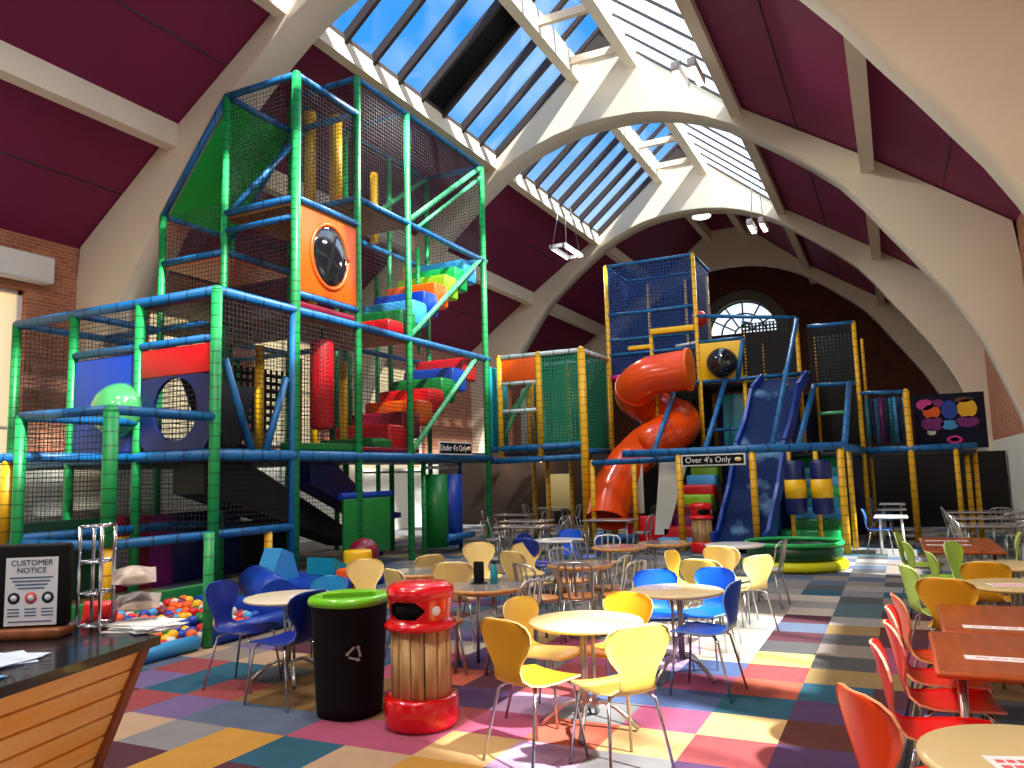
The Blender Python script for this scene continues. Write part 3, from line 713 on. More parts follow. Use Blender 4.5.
# black slide hopper with blue side tubes
F.rail((X[0], 9.1, 3.72), (X[0], 9.72, D1), r=0.075); F.rail((X[0], 10.5, 3.55), (X[0], 10.0, D1), r=0.075); F.rail((X[0], 10.66, 0.0), (X[0], 10.66, 4.75), r=0.07)
F.part('slide_hopper', MB().prism([(9.2, 3.5), (9.75, D1 + .1), (9.95, D1 + .1), (10.4, 3.4)], 'x', X[0] - 1.1, X[0] - .6), 'black_fabric')
F.part('perforated_sheet', MB().sheet((X[1], 11.0, 2.4), (X[1], 12.0, 2.4), (X[1], 12.5, 4.0), (X[1], 11.0, 4.0)), 'perf')
sl = MB(); sl.prism([(9.4, 2.2), (10.2, 2.2), (13.6, 0.55), (14.3, 0.5), (14.3, 0.38), (13.4, 0.38), (9.4, 1.6)], 'x', X[1] + .3, X[1] + 1.0)
F.part('slide_chute', sl, 'black_fabric')
F.part('slide_chute', MB().prism([(11.6, 2.15), (12.2, 2.15), (13.9, 1.1), (14.6, 1.0), (14.6, 0.9), (13.7, 0.85), (11.6, 1.7)], 'x', X[0] - .9, X[0] - .4), 'navy')
# green panel, blue roll and the two tall rollers below the deck
F.part('crawl_panel', MB().rbox(X[0] - .06, X[0] + .02, 12.1, 13.6, 0.3, 1.38, 0.02), 'green')
F.part('padded_roll', MB().tube([(X[0] - .05, 12.05, 1.44), (X[0] - .05, 13.7, 1.44)], 0.065, 12), 'blue')
for y, c in ((15.8, 'green'), (16.45, 'blue')):
    F.part('roller', MB().tube([(X[0] - .25, y, 0.15), (X[0] - .25, y, 1.82)], 0.3, 20), c)
F.rail((X[0] - .25, 15.3, 1.98), (X[0] - .25, 16.95, 1.98), 'white_rail', 0.05)
F.post(X[0] - .25, 15.3, 0, 2.1, r=0.075); F.post(X[0] - .25, 16.95, 0, 2.1, 'blue_rail', r=0.075)
# yellow rollers between the decks
for x, y, z0, z1, r in ((-10.6, 11.0, D1, 4.3, .09), (-10.9, 12.9, D1, 4.3, .08), (-10.6, 13.5, D1, 4.3, .08), (-10.9, 12.75, D4, 9.7, .13), (-10.4, 13.0, D4, 9.6, .14), (-11.0, 15.2, D4, 9.2, .1), (-11.2, 13.2, D2, D4, .09), (-11.0, 16.6, D2, D4 - .3, .09), (-11.6, 13.2, D1, 4.4, .09)):
    F.part('roller', MB().tube([(x, y, z0), (x, y, z1)], r, 12), 'yellow')
for x, y, z0, z1 in ((-10.9, 13.5, D4, 9.7), (-11.2, 16.9, D1, D4), (-11.8, 14.6, D1, D2), (-12.2, 15.8, D1, D2)):
    F.post(x, y, z0, z1, 'green_post', 0.08)
# toddler corner panels at floor level
xb = -11.6
for k, (a, b_, c) in enumerate(((7.3, 8.6, 'darkgreen'), (8.6, 9.5, 'maroon_v'), (9.5, 10.0, 'purple'), (10.0, 11.6, 'navy'), (11.6, 13.2, 'black_fabric'))):
    F.part('wall_panel', MB().rbox(xb - .08, xb, a, b_, 0.02, 1.25 if k < 4 else 1.0, 0.02), c)
mf = MB(); 
for a, b_, c, d in ((8.55, 9.25, .2, .27), (8.55, 9.25, .85, .92), (8.55, 8.62, .2, .92), (9.18, 9.25, .2, .92)): mf.box(xb + .01, xb + .06, a, b_, c, d)
mr = F.part('mirror_frame', mf, 'yellow'); MB().box(xb + .005, xb + .02, 8.6, 9.2, .25, .88).build('mirror', 'steel', mr)
F.part('wall_panel', MB().rbox(-8.56, -8.48, 4.9, 7.9, 0.02, 0.42, 0.02), 'green')
F.part('wall_panel', MB().rbox(-10.9, -10.8, 14.2, 14.9, 0.3, 1.0, 0.02), 'purple')
F.part('wall_panel', MB().rbox(-10.9, -10.8, 14.2, 15.2, 0.0, 0.32, 0.02), 'navy')
# stray rail lying on the right end
F.rail((X[0] + .05, Y[5] - 1.0, 0.35), (X[0] + .05, Y[5] - 2.2, 0.35), 'blue_rail', 0.1)

# red punch bag hanging inside the frame
pb = root('punch_bag', (-9.95, 12.0, 2.7), 'long red hanging bag inside the green and blue frame below the orange panel', 'punch bag')
MB().lathe([(0.02, 2.72), (0.2, 2.74), (0.23, 2.8), (0.23, 4.4), (0.2, 4.48), (0.02, 4.5)], (-9.95, 12.0, 0), 20).build('bag', 'red', pb)
MB().tube([(-9.95, 12.0, 4.5), (-9.95, 12.0, 4.72)], 0.02, 6).build('strap', 'black', pb)

# hanging sign boards
def sign(name, x, y, z, w, h, text, label, rz, size):
    r = root(name, (x, y, z), label, 'sign', 'age limit signs on the play frames')
    r.rotation_euler = (0, 0, 0); R = Matrix.Translation((x, y, z)) @ Matrix.Rotation(rz, 4, 'Z')
    MB().box(-w / 2 - .03, w / 2 + .03, -.01, .02, -h / 2 - .03, h / 2 + .03).xform(R).build('border', 'ink_white', r)
    MB().box(-w / 2, w / 2, -.02, -.005, -h / 2, h / 2).xform(R).build('board', 'black', r)
    p = R @ Vector((-w * 0.08, -.023, 0)); lettering('lettering', text, size, p, (PI / 2, 0, rz), 'ink_white', r)
    ic = MB().lathe([(0.001, 0), (h * .3, 0), (h * .3, .006), (0.001, .006)], (0, 0, 0), 14).xform(R @ Matrix.Translation((w * .41, -.022, 0)) @ Matrix.Rotation(PI / 2, 4, 'X') @ Matrix.Diagonal((1.3, .8, 1, 1)))
    ic.build('emblem', 'table_cream', r)
    return r
sign('hanging_sign', X[0] + .14, 16.12, 2.42, 1.45, 0.24, "Under 4's Only", 'black sign with white lettering Under 4s Only above the green and blue rollers', PI / 2, 0.2)
# ------------------------------------------------------------------ green mesh bridge between the two frames
br_ = root('play_bridge', (-8.1, 19.2, 0), 'green mesh play bridge on yellow posts between the two climbing frames', 'climbing frame', 'soft play climbing frames')
F = Frame(br_)
bx = (-9.2, -8.08, -6.9); by = (18.2, 20.2); bt = 4.82
for x, z0, m, r in ((bx[0], D1, 'yellow_post', .075), (bx[1], D1, 'yellow_post', .085), (bx[2], 0, 'yellow_post', .1)): F.post(x, by[0], z0, bt, m, r)
for x, z0 in ((bx[0], 0), (bx[1], 0), (bx[2], 0)): F.post(x, by[1], z0, bt, 'yellow_post', .06)
F.post(bx[1] + .02, by[0] + .12, D1, 3.35, 'white_rail', .07); F.post(-8.9, 19.3, D1, 4.2, 'yellow_post', .06); F.post(-8.6, 19.4, D1, 3.6, 'red', .1); F.post(-8.75, 19.0, D1, 4.1, 'yellow_post', .07); F.post(-9.1, 19.6, D1, 4.0, 'white_rail', .16)
F.post(-8.3, 18.9, D1, 3.8, 'yellow_post', .05); F.post(-7.8, 19.5, 0, 4.0, 'yellow_post', .05); F.post(-8.35, 19.2, 0, D1, 'yellow_post', .06); F.post(-7.2, 19.4, 0, D1, 'yellow_post', .05)
F.rail((bx[0], by[0], bt), (bx[2], by[0], bt), 'white_rail', .06); F.rail((bx[2], by[0], bt), (bx[2], by[1], bt), 'white_rail', .06); F.rail((bx[0], by[1], bt), (bx[2], by[1], bt), 'white_rail', .05)
F.rail((bx[0], by[0], 4.12), (bx[1], by[0], 4.12), 'white_rail', .05); F.rail((bx[0], by[0], 3.4), (bx[1], by[0], 3.4), 'white_rail', .05)
F.rail((bx[0] - .3, by[0], 2.42), (bx[2], by[0], 2.46), 'blue_rail', .085); F.rail((bx[0] - .3, by[0], 2.12), (bx[2], by[0], 2.16), 'blue_rail', .08); F.rail((bx[2], by[0], 2.3), (bx[2], by[1], 2.3), 'blue_rail', .08)
F.rail((-9.3, 18.3, 2.5), (-8.7, 19.0, 4.2), 'green_rail', .05); F.rail((-9.25, 18.6, 3.2), (-8.6, 19.2, 4.4), 'green_rail', .05)
F.deck(bx[0], bx[2], by[0], by[1], 2.34, 'deck_dark')
F.part('top_panel', MB().rbox(bx[0] + .08, bx[1] - .08, by[0] - .03, by[0] + .03, 4.18, 4.76, .02), 'orange')
F.nety(by[0], bx[1], bx[2], 2.45, bt, 'net_green'); F.netx(bx[2], by[0], by[1], 2.4, bt, 'net_green'); F.nety(by[1], bx[0], bx[2], 2.4, bt, 'net_green'); F.nety(by[0], bx[0], bx[1], 2.45, 3.4, 'net')
F.net((bx[0], by[0], bt), (bx[2], by[0], bt), (bx[2], by[1], bt), (bx[0], by[1], bt), 'net_green')
F.part('side_panel', MB().rbox(bx[0] - .28, bx[0] - .22, by[0] - .1, by[0] + .9, 2.5, 4.6, .02), 'teal')

# ------------------------------------------------------------------ far frame with yellow posts
ff = root('play_tower', (-3.0, 18.5, 0), 'blue net play frame on yellow posts around the orange tube slide', 'climbing frame', 'soft play climbing frames')
class ThinFrame(Frame):
    def post(self, x, y, z0, z1, m='yellow_post', r=0.08): return Frame.post(self, x, y, z0, z1, m, r * .74)
    def rail(self, a, b, m='blue_rail', r=0.085): return Frame.rail(self, a, b, m, r * .8)
F = ThinFrame(ff)
fy, by2 = 17.2, 20.2
fx = [-6.33, -5.46, -4.32, -2.75, -1.02]
bxs = [-6.85, -5.65, -4.43, -3.3, -1.98, -0.69, 0.3]
yp = 'yellow_post'
for x, y in ((-6.5, 17.6), (-5.7, 18.3)): F.post(x, y, 0, 2.0, yp, .085)
for x in fx[2:]: F.post(x, fy, 0, 2.12, yp, .1)
for x, r in ((-2.62, .09), (-1.6, .07), (-0.92, .075)): F.post(x, 18.4, 0, 2.12, yp, r)
F.post(-2.05, 17.5, 0, 2.1, yp, .06)
F.rail((-6.5, 17.6, 1.98), (-4.4, 17.6, 2.02), r=.09); F.rail((-5.6, fy, 2.16), (fx[4] + .05, fy, 2.16), r=.11)
F.rail((-6.4, 17.65, 0.22), (-5.5, 17.65, 0.22), r=.13); F.rail((-6.5, 17.6, 1.98), (-6.5, by2, 1.98), r=.08)
F.rail((fx[4], fy, 2.16), (-0.66, by2, 2.1), r=.1)
# tower
for x, z in ((bxs[0], 7.4), (bxs[1], 5.35), (bxs[2], 7.4)): F.post(x, by2, 2.1 if x == bxs[1] else 0, z, yp, .075)
F.post(bxs[1] - .55, by2 + 1.9, 2.1, 7.2, yp, .06); F.post(-5.1, by2 + 1.9, 2.1, 7.2, yp, .06); F.post(bxs[2] - .05, by2 + 1.9, 2.1, 7.2, yp, .06)
for z, m in ((7.4, 'blue_rail'), (6.03, 'blue_rail'), (5.32, 'blue_rail'), (4.92, 'blue_rail')): F.rail((bxs[0], by2, z), (bxs[2], by2, z), m, .055)
F.rail((bxs[2], by2, 7.4), (bxs[2], by2 + 1.9, 7.4), r=.055); F.rail((bxs[0], by2, 7.4), (bxs[0], by2 + 1.9, 7.4), r=.055); F.rail((bxs[0], by2 + 1.9, 7.4), (bxs[2], by2 + 1.9, 7.4), r=.055)
F.part('ledge', MB().rbox(bxs[1], bxs[2] - .05, by2 - .1, by2 + .5, 5.36, 5.52, .03), 'yellow'); F.part('ledge', MB().rbox(bxs[0] + .55, bxs[1], by2 - .05, by2 + .4, 5.0, 5.12, .03), 'yellow')
F.part('floor_pad', MB().rbox(bxs[0] + .05, bxs[1] + .1, by2 - .1, by2 + .4, 4.24, 4.36, .03), 'pink')
F.part('backrest_pad', MB().ball((bxs[2] + .02, by2 + .3, 5.72), .22, 12, 6), 'red')
F.part('sloped_pad', MB().prism([(by2 + .2, 4.4), (by2 + 1.6, 4.4), (by2 + 1.6, 4.5), (by2 + .2, 4.5)], 'x', bxs[0], bxs[2]), 'navy')
for a in ((by2, bxs[0], bxs[2], 4.2, 7.4), (by2 + 1.9, bxs[0], bxs[2], 4.2, 7.4)): F.nety(*a, 'net_blue')
F.netx(bxs[2], by2, by2 + 1.9, 4.9, 7.4, 'net_blue'); F.netx(bxs[0], by2, by2 + 1.9, 4.4, 7.4, 'net_blue')
F.net((bxs[0], by2, 7.4), (bxs[2], by2, 7.4), (bxs[2], by2 + 1.9, 7.4), (bxs[0], by2 + 1.9, 7.4), 'net_blue')
F.rail((-5.0, by2, 5.0), (-4.45, by2, 5.05), 'white_rail', .05)
# yellow dome panel right of the tube slide
F.part('window_panel', MB().rbox(bxs[2] + .05, bxs[3] - .02, by2 - .04, by2 + .04, 3.98, 5.0, .02), 'yellow')
F.part('bubble_window', MB().ball((0, 0, 0), .4, 20, 8, 0, half=True).xform(Matrix.Translation((-3.82, by2 - .04, 4.45)) @ Matrix.Rotation(PI / 2, 4, 'X')), 'dome')
F.rail((bxs[2], by2, 5.05), (bxs[3], by2, 5.05), r=.055); F.rail((bxs[2], by2, 5.75), (bxs[4], by2, 5.42), r=.06)
F.rail((-3.25, by2, 5.45), (-3.25, by2 + 1.2, 5.6), r=.05)
F.post(bxs[3], by2, 0, 4.0, yp, .065); F.post(bxs[3] - .15, by2 + 1.2, 2.1, 5.4, yp, .05); F.post(bxs[3] + .35, by2 + 1.2, 2.1, 5.0, yp, .05)
F.post(bxs[2] + .12, by2 - .4, 2.1, 4.0, yp, .05)
# middle level rail and sloping blue ladder tubes
F.rail((-5.05, by2 - .1, 3.98), (bxs[4] + .25, by2 - .1, 4.02), r=.06)
for (xa, za), (xb, zb) in (((-5.0, 3.95), (-4.9, 2.2)), ((-3.75, 3.98), (-3.75, 2.2)), ((-1.95, 5.35), (-2.35, 2.2)), ((-3.25, 5.0), (-3.45, 4.0))):
    ya = by2 - .12; yb = fy + .1 if zb < 3 else ya; F.rail((xa, ya, za), (xb, yb, zb), 'blue_rail', .075)
F.post(bxs[4], by2, 0, 5.36, yp, .07); F.post(bxs[4] + .28, by2 + 1.2, 2.1, 5.1, yp, .05); F.post(bxs[4] - .28, by2 - .5, 2.1, 4.05, yp, .065)
F.post(bxs[5], by2, 0, 5.15, yp, .07); F.post(bxs[5] + .12, by2 + 1.2, 0, 4.9, yp, .05); F.post(bxs[6], by2, 0, 3.42, yp, .095); F.post(bxs[6] - .02, by2 + 1.5, 2.1, 3.4, yp, .05)
F.rail((bxs[4] + .25, by2, 5.16), (bxs[5], by2, 5.16), r=.065); F.rail((bxs[4] + .25, by2, 3.72), (bxs[5], by2, 3.7), r=.06); F.rail((bxs[5], by2, 3.45), (bxs[6], by2, 3.42), r=.06)
F.rail((bxs[4] + .32, by2 - .1, 3.7), (bxs[4] + .1, fy + .6, 2.2), r=.085); F.rail((-.88, by2 - .1, 3.7), (-.95, fy + .4, 2.2), r=.085); F.rail((-1.6, by2 - .2, 3.0), (-.95, by2 - .2, 3.02), 'green_rail', .05)
F.rail((-0.66, by2, 2.1), (1.62, by2, 2.12), r=.095); F.rail((bxs[3] + .2, by2 - .05, 2.75), (bxs[2], by2 - .05, 2.75), r=.05)
for k, x in enumerate((1.2, 1.42, 1.6)): F.post(x, by2 + .3 * k, 0, 2.1, yp, .075)
F.deck(-6.5, -0.7, 19.3, by2 + 1.2, 2.08, 'deck_dark'); F.deck(bxs[0], bxs[4], by2 + .05, by2 + 1.9, 3.95, 'deck_dark'); F.deck(-0.7, 1.6, by2, by2 + 1.6, 2.04, 'deck_dark')
F.part('back_panel', MB().rbox(-4.0, -3.35, by2 + .6, by2 + .68, 2.1, 3.7, .02), 'teal')
F.part('back_panel', MB().rbox(-1.75, -0.7, by2 + 1.3, by2 + 1.38, 2.1, 5.1, .02), 'black_fabric')
F.part('back_panel', MB().rbox(-6.8, -4.5, by2 + 1.9, by2 + 2.0, 0.0, 3.9, .02), 'black_fabric')
F.part('back_panel', MB().rbox(-4.4, -0.7, by2 + 1.9, by2 + 2.0, 0.0, 3.7, .02), 'navy')
F.nety(by2 - .02, bxs[3], bxs[4], 4.1, 5.4, 'net_tight'); F.nety(by2 - .02, bxs[4] + .25, bxs[5], 3.7, 5.15, 'net_tight'); F.nety(by2 - .02, bxs[5], bxs[6], 2.1, 3.4, 'net'); F.netx(bxs[6], by2, by2 + 1.5, 2.1, 3.4, 'net')
F.nety(by2 - .04, -5.6, -4.4, 2.2, 3.9, 'net_tight')
F.part('front_panel', MB().rbox(-5.98, -5.55, 18.5, 18.56, 0.75, 1.95, .02), 'pale'); F.part('front_panel', MB().rbox(-5.95, -5.0, 18.4, 18.5, 0.05, .7, .02), 'red')
F.part('sloped_panel', MB().prism([(-5.15, .3), (-4.85, .3), (-4.3, 1.95), (-4.95, 1.95)], 'y', 17.9, 18.0), 'pale')
# hanging strips in the right end cell
for k in range(9):
    x = -.55 + k * .1; c = ('teal', 'navy', 'skyblue', 'purple', 'navy', 'teal', 'skyblue', 'navy', 'teal')[k]
    F.part('hanging_strip', MB().tube([(x, by2 + .5 + .12 * (k % 3), 2.25), (x, by2 + .5 + .12 * (k % 3), 3.36)], .045, 8), c)
# coloured steps beside the sign
cs = ['skyblue', 'red', 'purple', 'maroon_v', 'lime', 'red', 'skyblue', 'lime']
for k, c in enumerate(cs):
    F.part('foam_step', MB().rbox(-5.02 + .05 * k, -4.0, 17.6 + .3 * k, 18.2 + .3 * k, .02 + max(0, .23 * k - .2), .25 + .23 * k, .05), c)
# green and blue steps behind the hanging bags
for k, c in enumerate(['emerald', 'green', 'skyblue', 'teal', 'emerald', 'skyblue', 'teal', 'emerald']):
    F.part('foam_step', MB().rbox(-2.45 + (.25 if k else 0), -1.2, 18.4 + .22 * k, 18.9 + .22 * k, .02 + max(0, .23 * k - .1), .38 + .23 * k, .05), c)
F.part('side_pad', MB().rbox(-2.62, -2.5, 17.9, 19.2, 0.2, 1.1, .04), 'skyblue')

# blue painted wave slide
wsl = MB(); prof = [(20.0, 3.9), (19.4, 3.55), (18.9, 2.75), (18.4, 2.25), (17.9, 1.3), (17.5, .75), (17.2, .3), (16.9, .25)]
wl = MB()
for (ya, za), (yb, zb) in zip(prof, prof[1:]): wsl.prism([(ya, za), (yb, zb), (yb, zb - .12), (ya, za - .12)], 'x', -3.5, -2.5)
ws = root('wave_slide', (-3.0, 18.0, 0), 'blue and white painted slide coming down between the sign and the hanging bags', 'slide')
SK = Matrix(((1, .25, 0, -.25 * 17.2 - .02), (0, 1, 0, 0), (0, 0, 1, 0), (0, 0, 0, 1))); wsl.xform(SK).build('slide_bed', 'sky_paint', ws)
for s in (-3.52, -2.48): 
    b = MB()
    for (ya, za), (yb, zb) in zip(prof, prof[1:]): b.beam((s, ya, za + .05), (s, yb, zb + .05), .07, .26)
    b.xform(SK).build('side_rail', 'blue', ws)
MB().rbox(-3.5, -2.5, 17.3, 17.42, 0.0, .28, .03).build('support', 'navy', ws); MB().rbox(-3.4, -2.6, 18.5, 18.6, 0.0, 2.1, .03).build('support', 'navy', ws)

# orange tube slide
ts = root('tube_slide', (-5.3, 19.3, 0), 'orange spiral tube slide winding down from the blue net tower', 'slide')
cx, cy, R = -5.42, 19.62, .58
P = [Vector((-4.42, 19.1, 4.22)), Vector((-4.9, 19.06, 4.18))]
for k in range(0, 40):
    a = math.radians(-84 - 385 * k / 39); z = 4.14 - 1.75 * k / 39
    P.append(Vector((cx + R * math.cos(a), cy + R * math.sin(a), z)))
P += [Vector((-6.0, 18.75, 1.95)), Vector((-6.25, 18.4, 1.4)), Vector((-6.3, 18.1, .95)), Vector((-6.3, 17.9, .62))]
tb = MB().tube(P, .5, 20, 0, cap=False); tb.build('slide_tube', 'slide_orange', ts)
for k in (8, 17, 26, 35):
    d = (P[k + 1] - P[k]).normalized()
    MB().tube([P[k] - d * .03, P[k] + d * .03], .52, 20).build('joint_flange', 'slide_orange', ts)
MB().tube([P[0] + Vector((-.06, 0, 0)), P[0] + Vector((.03, 0, 0))], .54, 20).build('entry_collar', 'orange', ts)
MB().tube([(cx, cy, 0), (cx, cy, 4.6)], .045, 10).build('support_post', 'yellow_post', ts)
for k in (14, 30): MB().tube([(cx, cy, P[k].z), P[k]], .03, 6).build('support_arm', 'steel', ts)

# green ringed ball pool in front of the far frame
rp = root('round_ball_pool', (-1.75, 14.75, 0), 'round green ball pool with yellow base ring in front of the hanging bags', 'ball pool')
c0 = (-1.75, 14.75, 0)
MB().lathe([(0.68, .005), (0.84, .005), (0.888, .05), (0.888, .12), (0.84, .17), (0.68, .17), (0.68, .005)], c0, 40, cap=False).build('base_ring', 'lime_yellow', rp)
MB().lathe([(0.784, .16), (0.8, .16), (0.8, .44), (0.784, .44), (0.784, .16)], c0, 40, cap=False).build('pool_wall', 'darkgreen', rp)
MB().lathe([(.77, .43), (.79, .41), (.82, .41), (.84, .43), (.84, .46), (.82, .48), (.79, .48), (.77, .46), (.77, .43)], c0, 40, cap=False).build('rim_pad', 'emerald', rp)
MB().lathe([(0.001, .28), (.786, .28)], c0, 40).build('pool_floor', 'emerald', rp)

def bag(x, y, label):
    r = root('punch_bag', (x, y, .78), label, 'punch bag', 'punch bags in the far frame')
    MB().lathe([(.02, .78), (.18, .79), (.21, .85), (.21, 1.12)], (x, y, 0), 18, cap=False).build('bag_bottom', 'navy', r)
    MB().lathe([(.212, 1.12), (.212, 1.5)], (x, y, 0), 18).build('bag_band', 'yellow', r)
    MB().lathe([(.21, 1.5), (.21, 1.82), (.18, 1.88), (.02, 1.9)], (x, y, 0), 18, cap=False).build('bag_top', 'navy', r)
    MB().tube([(x, y, 1.88), (x, y, 2.1)], .02, 6).build('strap', 'black', r)
bag(-1.93, 17.25, 'left one of two navy and yellow bags hanging over the round green ball pool')
bag(-1.42, 17.25, 'right one of two navy and yellow bags hanging over the round green ball pool')
sign('hanging_sign', -3.55, fy - .14, 1.96, 1.3, 0.19, "Over 4's Only", 'black sign with white lettering Over 4s Only above the coloured foam steps', 0.0, 0.17)

# dark picture board at the far right end
pbd = root('mural_board', (1.5, 21.9, 2.2), 'dark navy picture board with pink and yellow figures above the far right play frame rail', 'picture')
MB().box(.46, 2.0, 21.9, 21.95, 2.1, 3.45).build('board', 'navy_board', pbd)
def blob(x, z, rx, rz_, m):
    MB().lathe([(0.001, 0), (1, 0), (1, .012), (0.001, .012)], (0, 0, 0), 9).xform(Matrix.Translation((x, 21.9, z)) @ Matrix.Rotation(PI / 2, 4, 'X') @ Matrix.Diagonal((rx, rz_, 1, 1))).flat().build('painted_shape', m, pbd)
for b in ((.72, 3.2, .2, .14, 'pink'), (1.0, 3.22, .14, .1, 'purple'), (.85, 3.02, .2, .18, 'orange'), (.85, 2.72, .26, .18, 'purple'), (.82, 2.52, .1, .08, 'pale'), (1.62, 3.06, .22, .24, 'yellow'), (1.6, 2.74, .26, .14, 'purple'), (1.56, 3.28, .2, .07, 'brown'), (1.24, 3.05, .18, .24, 'blue'), (1.22, 2.68, .2, .12, 'skyblue'), (1.3, 2.32, .18, .1, 'pink'), (1.3, 2.32, .1, .05, 'pale')): blob(*b)
struct(MB().rbox(-.75, 2.66, 25.0, 25.2, 0, 2.05, .02).build('partition_wall', 'shade_wall'))  # dark panel standing in for the shade under the deck end
# ------------------------------------------------------------------ furniture prototypes (built at the origin, facing +y)
PROTO = {}
def shell_chair(col):
    key = 'shell_' + col
    if key in PROTO: return PROTO[key]
    r = root('shell_chair', (0, 0, 0), 'x', 'chair', 'moulded shell chairs')
    st = [(.21, .432, .15), (.2, .45, .19), (.12, .455, .205), (0, .448, .2), (-.1, .444, .18), (-.165, .452, .145), (-.2, .48, .115), (-.214, .53, .105), (-.224, .58, .125),
          (-.234, .64, .17), (-.245, .70, .2), (-.256, .75, .205), (-.266, .79, .185), (-.273, .815, .14), (-.277, .828, .07)]
    def section(y, z, w, k, off):
        # curved across the width: seat dips, back wraps forward
        out = []
        for j in range(9):
            t = -1 + 2 * j / 8; bk = min(1, max(0, (z - .46) / .2))
            yy = y + bk * .035 * t * t * (w / .2); zz = z + (1 - bk) * .012 * t * t
            out.append(Vector((t * w, yy, zz)))
        return out
    secs = [section(y, z, w, i, 0) for i, (y, z, w) in enumerate(st)]
    mb = MB(); top = []; bot = []
    for i, s in enumerate(secs):
        a = secs[max(0, i - 1)][4]; b = secs[min(len(secs) - 1, i + 1)][4]; d = (b - a).normalized(); nrm = Vector((0, -d.z, d.y)) * -1
        if i < 5 and nrm.z < 0: nrm = -nrm
        if i >= 5 and nrm.y < 0: nrm = -nrm
        top.append(mb.add(s)); bot.append(mb.add([p - nrm * .012 for p in s]))
    for i in range(len(secs) - 1):
        for j in range(8):
            mb.face([top[i] + j, top[i] + j + 1, top[i + 1] + j + 1, top[i + 1] + j][::-1], 0, True)
            mb.face([bot[i] + j, bot[i] + j + 1, bot[i + 1] + j + 1, bot[i + 1] + j], 0, True)
        for j in (0, 8):
            q = [top[i] + j, top[i + 1] + j, bot[i + 1] + j, bot[i] + j]; mb.face(q if j == 0 else q[::-1], 1)
    for i in (0, len(secs) - 1):
        for j in range(8):
            q = [top[i] + j, top[i] + j + 1, bot[i] + j + 1, bot[i] + j]; mb.face(q if i == 0 else q[::-1], 1)
    mb.build('seat_shell', ['shell_' + col, 'edge_' + col], r)
    for sx in (-1, 1):
        MB().tube([(sx * .06, .09, .432), (sx * .13, .13, .43), (sx * .165, .165, .405), (sx * .205, .215, .0)], .0095, 8).build('leg', 'chrome', r)
        MB().tube([(sx * .06, -.07, .425), (sx * .12, -.11, .425), (sx * .15, -.145, .40), (sx * .2, -.235, .0)], .0095, 8).build('leg', 'chrome', r)
    b = MB().lathe([(.02, .415), (.1, .415), (.1, .437), (.02, .437)], (0, 0.01, 0), 16, 0, 1.0, 1.0); b.build('seat_mount', 'steel', r)
    PROTO[key] = r; r['_used'] = 0
    return r
def bistro_chair(seat='wood_seat'):
    key = 'bistro_' + seat
    if key in PROTO: return PROTO[key]
    r = root('bistro_chair', (0, 0, 0), 'x', 'chair', 'silver bistro chairs')
    MB().lathe([(.02, .44), (.18, .44), (.195, .447), (.195, .462), (.18, .47), (.02, .468)], (0, 0, 0), 24).build('seat', seat, r)
    MB().tube([(.185 * math.cos(2 * PI * k / 20), .185 * math.sin(2 * PI * k / 20), .432) for k in range(21)], .011, 6).build('seat_ring', 'steel', r)
    for sx in (-1, 1):
        MB().tube([(sx * .13, .13, .43), (sx * .17, .19, 0)], .013, 8).build('leg', 'steel', r)
        MB().tube([(sx * .13, -.14, .43), (sx * .17, -.22, 0)], .013, 8).build('leg', 'steel', r)
    pts = [(-.16, -.1, .43), (-.18, -.17, .62), (-.19, -.2, .76), (-.15, -.235, .81), (-.06, -.255, .825), (.06, -.255, .825), (.15, -.235, .81), (.19, -.2, .76), (.18, -.17, .62), (.16, -.1, .43)]
    MB().tube(pts, .013, 8).build('back_hoop', 'steel', r)
    for x in (-.085, 0, .085):
        MB().beam((x * .8, -.175, .44), (x, -.215, .62), .022, .012, 0).beam((x, -.215, .62), (x * 1.05, -.25, .82), .022, .012, 0).build('back_slat', 'steel', r)
    PROTO[key] = r; r['_used'] = 0
    return r
def round_table(top):
    key = 'round_' + top
    if key in PROTO: return PROTO[key]
    r = root('round_table', (0, 0, 0), 'x', 'table', 'round pedestal tables')
    MB().lathe([(.02, .70), (.375, .70), (.395, .708), (.4, .72), (.395, .73), (.38, .733), (.02, .733)], (0, 0, 0), 40).build('tabletop', top, r)
    for k in range(3):
        a = 2 * PI * k / 3 + .4
        MB().tube([(.045 * math.cos(a), .045 * math.sin(a), .7), (.045 * math.cos(a), .045 * math.sin(a), .16)], .013, 8).build('column', 'steel', r)
    MB().lathe([(.02, .69), (.12, .69), (.12, .699), (.02, .699)], (0, 0, 0), 20).build('mounting_plate', 'steel', r)
    for k in range(4):
        a = PI / 2 * k + .5; c, s = math.cos(a), math.sin(a)
        MB().tube([(.03 * c, .03 * s, .17), (.1 * c, .1 * s, .185), (.19 * c, .19 * s, .15), (.27 * c, .27 * s, .085), (.34 * c, .34 * s, .022)], [.012, .014, .016, .018, .02], 8).build('foot', 'steel', r)
    PROTO[key] = r; r['_used'] = 0
    return r
